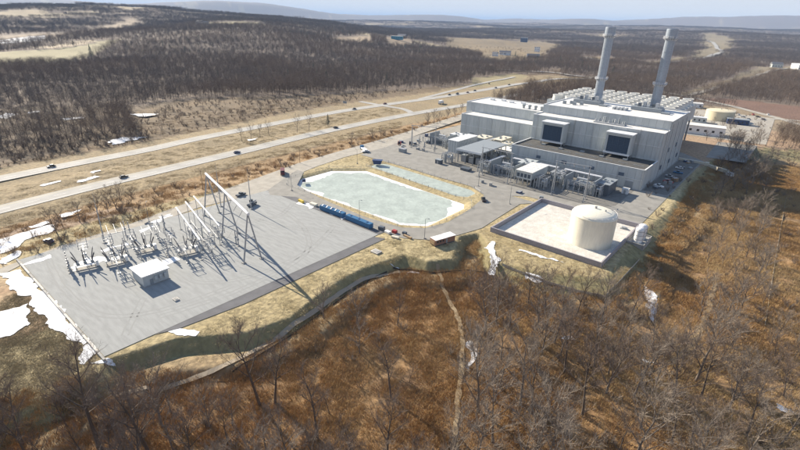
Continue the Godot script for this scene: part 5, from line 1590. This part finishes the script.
func shrub_mesh(sd: int, h: float, stems: int, twigs: int, tw: float, m: Material) -> ArrayMesh:
	rng.seed = sd
	var mb := MB.new()
	for i in stems:
		var a := rng.randf() * TAU
		var d := Vector3(cos(a) * rng.randf_range(0.2, 0.75), 1, sin(a) * rng.randf_range(0.2, 0.75)).normalized()
		var p := Vector3(cos(a), 0, sin(a)) * rng.randf() * h * 0.12 - Vector3.UP * 0.1
		var l := h * rng.randf_range(0.65, 1.0)
		mb.sliver(p, p + d * l, tw * 1.8, Vector3(rng.randf_range(-1, 1), 0.1, rng.randf_range(-1, 1)))
		for k in twigs:
			var s := p + d * l * rng.randf_range(0.3, 0.98)
			var td := (d + Vector3(rng.randf_range(-1, 1), rng.randf_range(-0.2, 0.8), rng.randf_range(-1, 1)) * 0.8).normalized()
			mb.sliver(s, s + td * l * rng.randf_range(0.15, 0.34), tw, Vector3(rng.randf_range(-1, 1), rng.randf_range(-1, 1), rng.randf_range(-1, 1)))
	return mb.mesh(m)

func wood_tree(sd: int, h: float, tw: float, m: Material) -> ArrayMesh:   # one tree of a far wood: stem, limbs and a haze of twigs
	rng.seed = sd
	var mb := MB.new()
	mb.uc = true
	mb.col = Color(1.1, 1.1, 1.1)
	mb.tube(Vector3(0, -0.5, 0), Vector3(rng.randf_range(-0.5, 0.5), h * 0.6, rng.randf_range(-0.5, 0.5)), h * 0.013, 0.06, 4, false)
	var mid := Vector3(0, h * 0.6, 0)
	var rx := h * rng.randf_range(0.3, 0.4)
	for i in 14:
		var u := Vector3(rng.randf_range(-1, 1), rng.randf_range(-0.5, 1), rng.randf_range(-1, 1)).normalized()
		var e := mid + u * Vector3(rx, h * 0.36, rx) * rng.randf_range(0.6, 0.9)
		mb.sliver(Vector3(0, h * rng.randf_range(0.25, 0.5), 0), e, tw * 2.0, Vector3(rng.randf_range(-1, 1), rng.randf_range(-1, 1), rng.randf_range(-1, 1)))
	for i in 420:
		var u := Vector3(rng.randf_range(-1, 1), rng.randf_range(-0.8, 1), rng.randf_range(-1, 1)).normalized()
		var p := mid + u * Vector3(rx, h * 0.34, rx) * pow(rng.randf(), 0.45)
		var td := (u * 0.8 + Vector3(rng.randf_range(-1, 1), rng.randf_range(-0.4, 0.8), rng.randf_range(-1, 1)) * 0.8).normalized()
		mb.sliver(p, p + td * h * rng.randf_range(0.06, 0.13), tw, Vector3(rng.randf_range(-1, 1), rng.randf_range(-1, 1), rng.randf_range(-1, 1)))
	return mb.mesh(m)

func wood_patch(sd: int, side: float, n_trees: int, tw: float, m: Material) -> ArrayMesh:   # a patch of distant wood
	rng.seed = sd
	var mb := MB.new()
	mb.uc = true
	for q in n_trees:
		var c := Vector3(rng.randf_range(-0.5, 0.5) * side, 0, rng.randf_range(-0.5, 0.5) * side)
		var h := rng.randf_range(11, 17)
		var s0 := rng.randf_range(0.75, 1.2)
		mb.col = Color(s0, s0 * rng.randf_range(0.95, 1.02), s0 * rng.randf_range(0.92, 1.04))
		mb.sliver(c, c + Vector3(0, h * 0.7, 0), tw, Vector3(rng.randf_range(-1, 1), 0, rng.randf_range(-1, 1)))
		var rx := h * rng.randf_range(0.24, 0.34)
		for k in 46:
			var u := Vector3(rng.randf_range(-1, 1), rng.randf_range(-0.6, 1), rng.randf_range(-1, 1)).normalized()
			var p := c + Vector3(0, h * 0.6, 0) + u * Vector3(rx, h * 0.34, rx) * pow(rng.randf(), 0.4)
			var td := (u + Vector3(rng.randf_range(-1, 1), rng.randf_range(-0.6, 0.6), rng.randf_range(-1, 1)) * 0.9).normalized()
			mb.sliver(p, p + td * h * rng.randf_range(0.1, 0.2), tw, Vector3(rng.randf_range(-1, 1), rng.randf_range(-1, 1), rng.randf_range(-1, 1)))
	return mb.mesh(m)

func conifer(sd: int, h: float) -> Array:
	rng.seed = sd
	var tr := MB.new()
	tr.tube(Vector3(0, -0.3, 0), Vector3(0, h, 0), h * 0.018, 0.03, 6, false)
	var cr := MB.new()
	for i in 900:
		var t := pow(rng.randf(), 0.7)
		var a := rng.randf() * TAU
		var r := h * 0.24 * (1.05 - t) * rng.randf_range(0.35, 1.0)
		var p := Vector3(cos(a) * r * 0.35, h * (0.1 + 0.88 * t), sin(a) * r * 0.35)
		var q := Vector3(cos(a) * r, p.y - r * rng.randf_range(-0.05, 0.35), sin(a) * r)
		cr.sliver(q, p, rng.randf_range(0.25, 0.5), Vector3(rng.randf_range(-0.5, 0.5), 1, rng.randf_range(-0.5, 0.5)))
	return [tr.mesh(M.bark), cr.mesh(M.needle)]

func multi(called: String, mesh: Mesh, list: Array, cols: Array) -> void:
	if list.is_empty(): return
	var mm := MultiMesh.new()
	mm.transform_format = MultiMesh.TRANSFORM_3D
	mm.use_colors = not cols.is_empty()
	mm.mesh = mesh
	mm.instance_count = list.size()
	for i in list.size():
		mm.set_instance_transform(i, list[i])
		if cols.size(): mm.set_instance_color(i, cols[i])
	var o := MultiMeshInstance3D.new()
	o.multimesh = mm
	o.name = numbered(called)
	add_child(o)
	o.set_meta("kind", "stuff")

func spot(x: float, z: float, turn: float, s: float, sy := 1.0, sink := 0.0) -> Transform3D:
	return Transform3D(Basis(Vector3.UP, turn).scaled(Vector3(s, s * sy, s)), Vector3(x, height(x, z) - sink, z))

func random_in(poly: PackedVector2Array, n: int, gap: float) -> Array:
	var bb := Rect2(poly[0], Vector2.ZERO)
	for p in poly: bb = bb.expand(p)
	var out := []
	var tries := 0
	while out.size() < n and tries < n * 40:
		tries += 1
		var p := Vector2(rng.randf_range(bb.position.x, bb.end.x), rng.randf_range(bb.position.y, bb.end.y))
		if not Geometry2D.is_point_in_polygon(p, poly): continue
		var ok := true
		for q in out:
			if p.distance_squared_to(q) < gap * gap:
				ok = false
				break
		if ok: out.append(p)
	return out

var kinds := []
func plant(called: String, k: int, x: float, z: float, h: float, label: String, group: String, category := "tree") -> void:
	var src: Array = kinds[k]
	var o := thing(called, label, category, Vector3(x, height(x, z), z), rng.randf() * TAU, group)
	o.scale = Vector3.ONE * (h / float(src[2]))
	part(o, "trunk", src[0])
	part(o, "crown", src[1])

func build_plants() -> void:
	# kinds: 0-3 marsh trees, 4-5 pale multi-stem, 6-7 small, 8 conifer
	var ti := 0
	for a in [[101, 20.0, 0.40, 0.34, 9, 7, 9, 6, 0.03, M.bark, M.twig], [202, 20.0, 0.34, 0.42, 9, 7, 9, 6, 0.03, M.bark, M.twig], [303, 20.0, 0.44, 0.28, 10, 7, 8, 6, 0.03, M.bark_pale, M.twig_pale], [404, 20.0, 0.30, 0.3, 11, 6, 8, 5, 0.03, M.bark, M.twig], [505, 14.0, 0.5, 0.16, 12, 8, 9, 6, 0.03, M.bark_pale, M.twig_pale], [606, 14.0, 0.46, 0.2, 12, 8, 9, 6, 0.03, M.bark_pale, M.twig], [707, 10.0, 0.46, 0.16, 11, 7, 8, 5, 0.03, M.bark_pale, M.twig_pale], [808, 10.0, 0.5, 0.12, 11, 7, 8, 5, 0.03, M.bark, M.twig]]:
		var b := bare_tree(a[0], a[1], a[2], a[3], a[4], a[5], a[6], a[7], a[8], a[9], a[10])
		b.append(a[1])
		kinds.append(b)
	var cf := conifer(909, 14.0)
	cf.append(14.0)
	kinds.append(cf)
	rng.seed = 4242
	# named trees standing clear in the photograph: base pixel, height
	for t in [[260, 405, 26, 0, "tall bare forked tree rising before the straw bank of the switchyard"], [275, 403, 24, 3, "slim bare tree beside the tall forked tree before the straw bank"], [318, 440, 21, 3, "slim straight bare tree standing alone in the orange reeds"], [391, 398, 20, 3, "slim bare tree beside the marsh track in orange reeds"], [100, 452, 30, 1, "tall bare tree whose crown overlaps the switchyard gravel corner"], [150, 455, 27, 0, "bare tree with dark trunk below the snow patch"], [478, 412, 24, 4, "wide bare many-stemmed tree beside the snowy ditch"], [520, 405, 25, 2, "wide pale bare tree with spreading limbs among marsh trees"], [655, 385, 17, 2, "spreading bare tree with pale limbs beside the worn marsh path"]]:
		var w := px(t[0], t[1], -5)
		plant("bare_tree", t[3], w.x, w.z, t[2], t[4], "bare trees standing in the marsh")
	var looks := ["spreading dark", "high-crowned dark", "wide pale", "slim dark", "pale many-stemmed", "brown many-stemmed", "pale bushy", "brown bushy"]
	var marks := []
	for m in [[445, 292, "the track mouth"], [460, 345, "the track bend"], [458, 430, "the track end"], [471, 357, "the snowy ditch"], [652, 306, "the bank snow"], [575, 297, "the tank bank fence"], [710, 300, "the worn path"], [680, 358, "the path end"], [776, 255, "the thin pale fence"], [764, 333, "the fence end"], [790, 410, "the snow streak"], [570, 336, "the small snow patches"], [260, 405, "the tall forked tree"], [318, 440, "the lone slim tree"], [100, 440, "the gravel corner tree"], [92, 366, "the corner snow"], [480, 412, "the wide tree"], [520, 405, "the wide pale tree"], [655, 385, "the spreading tree"], [785, 198, "the fence top"], [718, 160, "the shaded bank"], [760, 140, "the site road"], [600, 460, "the deep of the grove"], [700, 460, "the shadowed hollow"], [10, 440, "the straw field"], [200, 470, "the open glade"], [380, 470, "the reed clearing"]]:
		var w := px(m[0], m[1], -5)
		marks.append([w.x, w.z, m[2]])
	for z in [[[[465, 318], [520, 300], [600, 305], [650, 330], [690, 365], [720, 400], [800, 425], [820, 520], [430, 540], [446, 460], [470, 420]], 74, 4.4, 12, 23, [0, 1, 2, 2, 4, 5, 4], "bare tree in the marsh grove", "in the marsh grove"], [[[-60, 452], [60, 432], [140, 412], [220, 408], [250, 440], [300, 455], [440, 470], [440, 560], [-80, 560]], 62, 4.6, 11, 22, [0, 1, 3, 2, 4, 5], "bare tree below the switchyard", "in the wood below the switchyard"],
		[[[290, 335], [370, 300], [420, 320], [420, 420], [300, 425], [285, 380]], 6, 9.0, 7, 14, [3, 6, 7], "bare tree in the orange reeds", "in the orange reeds"], [[[715, 150], [760, 150], [772, 220], [765, 300], [745, 345], [690, 340], [706, 270], [712, 215]], 84, 2.9, 8, 13, [4, 6, 6, 4, 7], "bare tree in the thicket", "in the thicket"], [[[700, 330], [760, 335], [800, 330], [830, 420], [720, 400]], 18, 4.5, 6, 12, [4, 6, 7, 5], "bare tree past the fence end", "past the fence end"], [[[468, 268], [490, 276], [490, 320], [466, 310]], 8, 2.5, 5, 9, [6, 7], "bare tree below the snow strip", "below the snow strip"], [[[690, 120], [745, 128], [800, 135], [800, 180], [760, 170], [712, 150]], 22, 5.0, 7, 11, [4, 6, 7], "bare tree on the far bank", "on the bank beyond the works"]]:
		rng.seed = 99 + z[1]
		for p in random_in(pxs(z[0], -5 if z[0][0][1] > 200 or z[1] == 84 else -1), z[1], z[2]):
			var k: int = z[5][rng.randi() % z[5].size()]
			var th := rng.randf_range(z[3], z[4])
			plant("bare_tree", k, p.x, p.y, th, "%s %s %s, nearest %s" % [["small", "middling", "tall"][clampi(int((th - z[3]) / (z[4] - z[3]) * 3.0), 0, 2)], looks[k], z[6], nearest(p.x, p.y, marks)], "trees " + z[7])
	# along the highway
	rng.seed = 77
	for t in [[242, 140.5, 12], [251, 138.5, 12], [260, 136.5, 11], [269, 134.5, 12], [297, 131.5, 14], [309, 129, 14]]:
		var w := px(t[0], t[1])
		plant("median_tree", 1 + (int(t[0]) % 2), w.x, w.z, t[2], "small bare tree in the row on the highway median", "row of median trees")
	var ev := px(328, 125.5)
	plant("evergreen_tree", 8, ev.x, ev.z, 11, "small dark evergreen at the end of the median tree row", "", "tree")
	for t in [[57, 233, 11], [80, 222, 10], [97, 213, 11], [108, 211, 9], [117, 209, 12], [131, 204, 9], [120, 199, 10], [63, 226, 8], [352, 143, 9], [372, 139, 9], [381, 136, 8]]:
		var w := px(t[0], t[1])
		plant("verge_tree", 6 + (int(t[0]) % 2), w.x, w.z, t[2], "small bare tree on the orange verge between highway and works", "bare trees on the orange verge")
	for t in [[428, 124, 11], [434, 122, 12], [440, 123, 11], [447, 120, 12], [455, 118, 11], [461, 113, 10], [500, 99, 13], [506, 101, 14], [512, 99, 13], [518, 101, 14], [524, 99, 13], [531, 99, 14], [536, 98, 12], [541, 97, 13], [494, 99, 11], [527, 96, 12], [546, 93, 13], [552, 92, 12]]:
		var w := px(t[0], t[1])
		plant("verge_tree", 4 + (int(t[0]) % 2), w.x, w.z, t[2], "bare tree in the clump beside the steam hall" if t[0] < 470 else "bare tree in the clump behind the steam hall roof", "trees by the steam hall")
	for t in [[92, 60, 20], [779, 85, 17], [783, 87, 13], [537, 62, 17], [541, 64, 14], [560, 62, 16], [515, 58, 12]]:
		var w := px(t[0], t[1])
		plant("evergreen_tree", 8, w.x, w.z, t[2] * (1.4 if t[1] < 62 else 1.0), "dark evergreen standing above the bare woods", "lone evergreens in the woods")
	# brush beyond the highway and in the marsh
	var sh := [shrub_mesh(11, 2.6, 22, 13, 0.05, M.twig), shrub_mesh(12, 3.2, 20, 14, 0.055, M.twig_pale), shrub_mesh(13, 1.8, 20, 10, 0.045, M.twig)]
	var lists := [[], [], []]
	rng.seed = 555
	for z in [[[[465, 300], [700, 330], [830, 420], [830, 560], [430, 560]], -5.0, 110], [[[-80, 410], [140, 392], [250, 430], [440, 460], [440, 560], [-80, 560]], -5.0, 170], [[[640, 190], [700, 180], [772, 150], [830, 160], [830, 420], [700, 340], [660, 300]], -5.0, 260], [[[0, 232], [100, 203], [200, 178], [300, 152], [400, 129], [440, 118], [440, 124], [345, 150], [230, 187], [130, 225], [0, 268]], 0.0, 130], [[[200, 355], [390, 285], [450, 290], [450, 430], [260, 430]], -5.0, 14], [[[462, 276], [520, 288], [650, 305], [640, 340], [470, 330]], -5.0, 40], [[[690, 100], [800, 128], [830, 160], [720, 150]], 0.0, 90], [[[128, 116], [200, 98], [330, 95], [430, 88], [343, 103], [200, 129], [150, 140]], 0.0, 420], [[[-40, 165], [0, 145], [130, 125], [150, 140], [67, 155], [-40, 176]], 0.0, 320]]:
		for p in random_in(pxs(z[0], z[1]), z[2], 0.3):
			lists[rng.randi() % 3].append(spot(p.x, p.y, rng.randf() * TAU, rng.randf_range(0.6, 1.35)))
	for k in 3: multi("brush_thicket", sh[k], lists[k], [])
	build_reeds()
	build_woods()

func build_reeds() -> void:
	rng.seed = 31
	var patches := []
	for q in 4:
		var mb := MB.new()
		mb.uc = true
		for i in 230:
			var p := Vector3(rng.randf_range(-2.4, 2.4), -0.1, rng.randf_range(-2.4, 2.4))
			if p.length() > 2.6: continue
			var a := rng.randf() * TAU
			var l := rng.randf_range(0.35, 1.15) * (1.0 + 0.4 * sin(p.x * 2.1 + q) * cos(p.z * 1.7))
			var tip := p + Vector3(cos(a) * l * rng.randf_range(0.15, 0.7), l, sin(a) * l * rng.randf_range(0.15, 0.7))
			var b := rng.randf_range(0.65, 1.25)
			mb.col = Color(b, b * rng.randf_range(0.92, 1.06), b * rng.randf_range(0.85, 1.05))
			mb.sliver(p, tip, rng.randf_range(0.05, 0.12), Vector3(rng.randf_range(-1, 1), 0.1, rng.randf_range(-1, 1)))
		patches.append(mb.mesh(M.reed))
	var lists := [[], [], [], []]
	var cols := [[], [], [], []]
	var area := [pxs([[60, 400], [130, 380], [232, 374], [300, 332], [393, 274], [468, 275], [500, 280], [604, 303], [642, 264], [668, 226], [690, 190], [720, 160], [760, 165], [840, 170], [840, 560], [-100, 560], [-60, 430]], -5.0), pit, pxs([[-60, 300], [0, 228], [100, 202], [200, 177], [300, 153], [400, 129], [460, 114], [455, 120], [400, 139], [345, 150], [300, 163], [230, 187], [130, 224], [0, 266]], 0.0)]
	var want := [9500, 90, 450]
	for z in 3:
		var poly: PackedVector2Array = area[z]
		for p in random_in(poly, want[z], 0.0):
			var dens := noise_b.get_noise_2d(p.x * 5.0, p.y * 5.0) * 0.5 + 0.5
			if z == 0 and dens < 0.2: continue
			var orange := Color(0.43, 0.265, 0.105)
			var straw := Color(0.56, 0.415, 0.22)
			var c := orange.lerp(straw, clampf(noise_b.get_noise_2d(p.x * 4.0 + 90.0, p.y * 4.0) * 1.3 + 0.15 + (0.5 if p.x > -25.0 else 0.0), 0.0, 1.0))
			c = c.lerp(Color(0.24, 0.14, 0.07), rng.randf() * 0.4)
			var k := rng.randi() % 4
			lists[k].append(spot(p.x, p.y, rng.randf() * TAU, rng.randf_range(0.7, 1.25), rng.randf_range(0.6, 1.2)))
			cols[k].append(c)
	for k in 4: multi("reeds", patches[k], lists[k], cols[k])
	# short dry grass on the banks, verges and the median
	lists = [[], [], [], []]
	cols = [[], [], [], []]
	for g in [[[[107, 357], [180, 334], [372, 238], [400, 240], [440, 238], [460, 234], [452, 258], [428, 260], [400, 256], [341, 281], [290, 322], [230, 340], [120, 372]], 0.0, 220, Color(0.44, 0.36, 0.20)], [[[480, 230], [498, 238], [600, 270], [640, 236], [640, 262], [604, 300], [540, 288], [500, 274]], -1.5, 160, Color(0.42, 0.32, 0.16)], [[[300, 168], [400, 150], [475, 186], [482, 200], [420, 232], [300, 188]], 0.0, 260, Color(0.42, 0.34, 0.18)],
		[[[-20, 195], [100, 165], [200, 142], [343, 113], [400, 107], [400, 112], [325, 128], [200, 157], [96, 181], [-20, 207]], 0.0, 700, Color(0.42, 0.33, 0.18)], [[[-20, 222], [96, 192], [200, 168], [325, 138], [400, 121], [400, 128], [300, 152], [200, 176], [100, 202], [-20, 234]], 0.0, 600, Color(0.42, 0.31, 0.16)], [[[-10, 310], [20, 290], [90, 350], [110, 362], [60, 400], [-10, 410]], 0.0, 700, Color(0.34, 0.27, 0.15)], [[[-20, 172], [67, 157], [140, 144], [200, 131], [283, 113], [343, 104], [343, 99], [200, 110], [150, 122], [60, 152], [-20, 168]], 0.0, 800, Color(0.36, 0.26, 0.14)]]:
		for p in random_in(pxs(g[0], g[1]), g[2], 0.0):
			var skip := false
			for d in developed:
				if Geometry2D.is_point_in_polygon(p, d):
					skip = true
					break
			if skip: continue
			var k := rng.randi() % 4
			lists[k].append(spot(p.x, p.y, rng.randf() * TAU, rng.randf_range(0.6, 1.1), rng.randf_range(0.2, 0.42)))
			var c: Color = g[3]
			cols[k].append(c * rng.randf_range(0.7, 1.25))
	for k in 4: multi("dry_grass", patches[k], lists[k], cols[k])

func build_woods() -> void:
	var trees := [wood_tree(21, 12.0, 0.075, M.wood_far), wood_tree(22, 14.0, 0.075, M.wood_far), wood_tree(23, 11.0, 0.08, M.wood_far), wood_tree(24, 14.0, 0.08, M.wood_far), wood_tree(25, 10.0, 0.075, M.wood_far)]
	var lists := [[], [], [], [], []]
	var cols := [[], [], [], [], []]
	rng.seed = 8080
	# near woods: trees on a jittered grid in range and bearing, denser where closer
	var step := 5.2
	var r := 330.0
	while r < 1900.0:
		var da := step / r
		var a := deg_to_rad(-50.0)
		while a < deg_to_rad(50.0):
			a += da
			var rr := r + rng.randf_range(-0.5, 0.5) * step
			var t := deg_to_rad(39.8) - a + rng.randf_range(-0.5, 0.5) * da
			var x := -sin(t) * rr
			var z := -cos(t) * rr
			if x > -345.0 and z > -480.0: continue
			if x > -240.0 and x < -10.0 and z > -640.0: continue
			var cov := wood_cover(x, z)
			if cov < 1.0 and rng.randf() > cov: continue
			var nn := noise_b.get_noise_2d(x * 1.1 + 31.0, z * 1.1)
			var s := rng.randf_range(0.55, 1.35) * (0.55 if cov < 0.5 else 1.0) * (1.0 + nn * 0.5)
			var k := rng.randi() % 5
			lists[k].append(spot(x, z, rng.randf() * TAU, s))
			var b := rng.randf_range(0.8, 1.2)
			cols[k].append(Color(0.118, 0.093, 0.077).lerp(Color(0.165, 0.120, 0.086), clampf(nn * 1.4 + 0.4, 0, 1)) * b)
		r += step
		step = 5.2 + (r - 330.0) * 0.0032
	for k in 5: multi("bare_woods", trees[k], lists[k], cols[k])
	var ever: Array = []
	rng.seed = 61
	for q in [[300, 700, 140, 26], [330, 1500, 160, 40], [345, 1650, 150, 40], [150, 1200, 200, 14], [560, 1250, 120, 20], [620, 1100, 150, 12], [420, 1400, 160, 18], [735, 1300, 90, 12], [250, 1000, 260, 10]]:
		var c := along(q[0], q[1])
		for i in q[3]:
			var p := c + Vector2(rng.randfn(), rng.randfn()) * float(q[2]) * 0.5
			if wood_cover(p.x, p.y) > 0.5: ever.append(spot(p.x, p.y, rng.randf() * TAU, rng.randf_range(0.7, 1.15)))
	multi("evergreen_woods", kinds[8][1], ever, [])
	# far woods in patches
	var pats := [wood_patch(41, 60.0, 52, 0.34, M.wood_far), wood_patch(42, 60.0, 52, 0.34, M.wood_far), wood_patch(43, 60.0, 46, 0.36, M.wood_far)]
	lists = [[], [], []]
	cols = [[], [], []]
	r = 1890.0
	step = 50.0
	while r < 9000.0:
		var da := step / r
		var a := deg_to_rad(-48.0)
		while a < deg_to_rad(48.0):
			a += da
			var rr := r + rng.randf_range(-0.4, 0.4) * step
			var t := deg_to_rad(39.8) - a
			var x := -sin(t) * rr
			var z := -cos(t) * rr
			if wood_cover(x, z) < 0.5: continue
			var k := rng.randi() % 3
			var b := rng.randf_range(0.85, 1.1)
			lists[k].append(spot(x, z, rng.randf() * TAU, step / 50.0, 50.0 / step * rng.randf_range(0.85, 1.2), 1.0))
			cols[k].append(Color(0.125, 0.102, 0.088) * b)
		r += step
		step = 50.0 + (r - 1890.0) * 0.012
	for k in 3: multi("distant_woods", pats[k], lists[k], cols[k])

func _ready() -> void:
	# camera
	var cam := Camera3D.new()
	cam.name = "camera"
	add_child(cam)
	cam.transform = Transform3D(cam_basis, EYE)
	cam.fov = rad_to_deg(2.0 * atan(225.0 / FOCAL))
	cam.near = 1.0
	cam.far = 60000.0
	cam.current = true
	# sky and air
	var we := WorldEnvironment.new()
	we.name = "world_environment"
	var env := Environment.new()
	env.background_mode = Environment.BG_SKY
	var sm := ProceduralSkyMaterial.new()
	sm.sky_top_color = Color(0.54, 0.65, 0.82)
	sm.sky_horizon_color = Color(0.97, 0.98, 0.99)
	sm.sky_curve = 0.2
	sm.ground_horizon_color = Color(0.6, 0.62, 0.64)
	sm.ground_bottom_color = Color(0.3, 0.27, 0.24)
	sm.sun_angle_max = 8.0
	var sky := Sky.new()
	sky.sky_material = sm
	env.sky = sky
	env.background_energy_multiplier = 0.43
	env.tonemap_mode = Environment.TONE_MAPPER_LINEAR
	env.tonemap_exposure = 2.15
	env.fog_enabled = true
	env.fog_density = 0.00005
	env.fog_light_color = Color(0.66, 0.79, 0.96)
	env.sdfgi_enabled = true
	env.ssao_enabled = true
	env.ssil_enabled = true
	we.environment = env
	add_child(we)
	# low winter sun, beyond the highway
	var sun := DirectionalLight3D.new()
	sun.name = "sun"
	sun.light_energy = 1.6
	sun.light_color = Color(1.0, 0.95, 0.87)
	sun.light_angular_distance = 0.5
	sun.shadow_enabled = true
	add_child(sun)
	var el := deg_to_rad(27.5)
	var to := Vector3(cos(el) * 0.9975, -sin(el), cos(el) * 0.07)
	sun.look_at_from_position(Vector3.ZERO, to, Vector3.UP)
	rng.seed = 12
	materials()
	setup_terrain()
	setup_zones()
	build_ground()
	build_setting()
	build_halls()
	build_condenser()
	build_tanks()
	build_switchyard()
	build_front_yard()
	build_vehicles()
	build_furniture()
	build_far_buildings()
	build_plants()
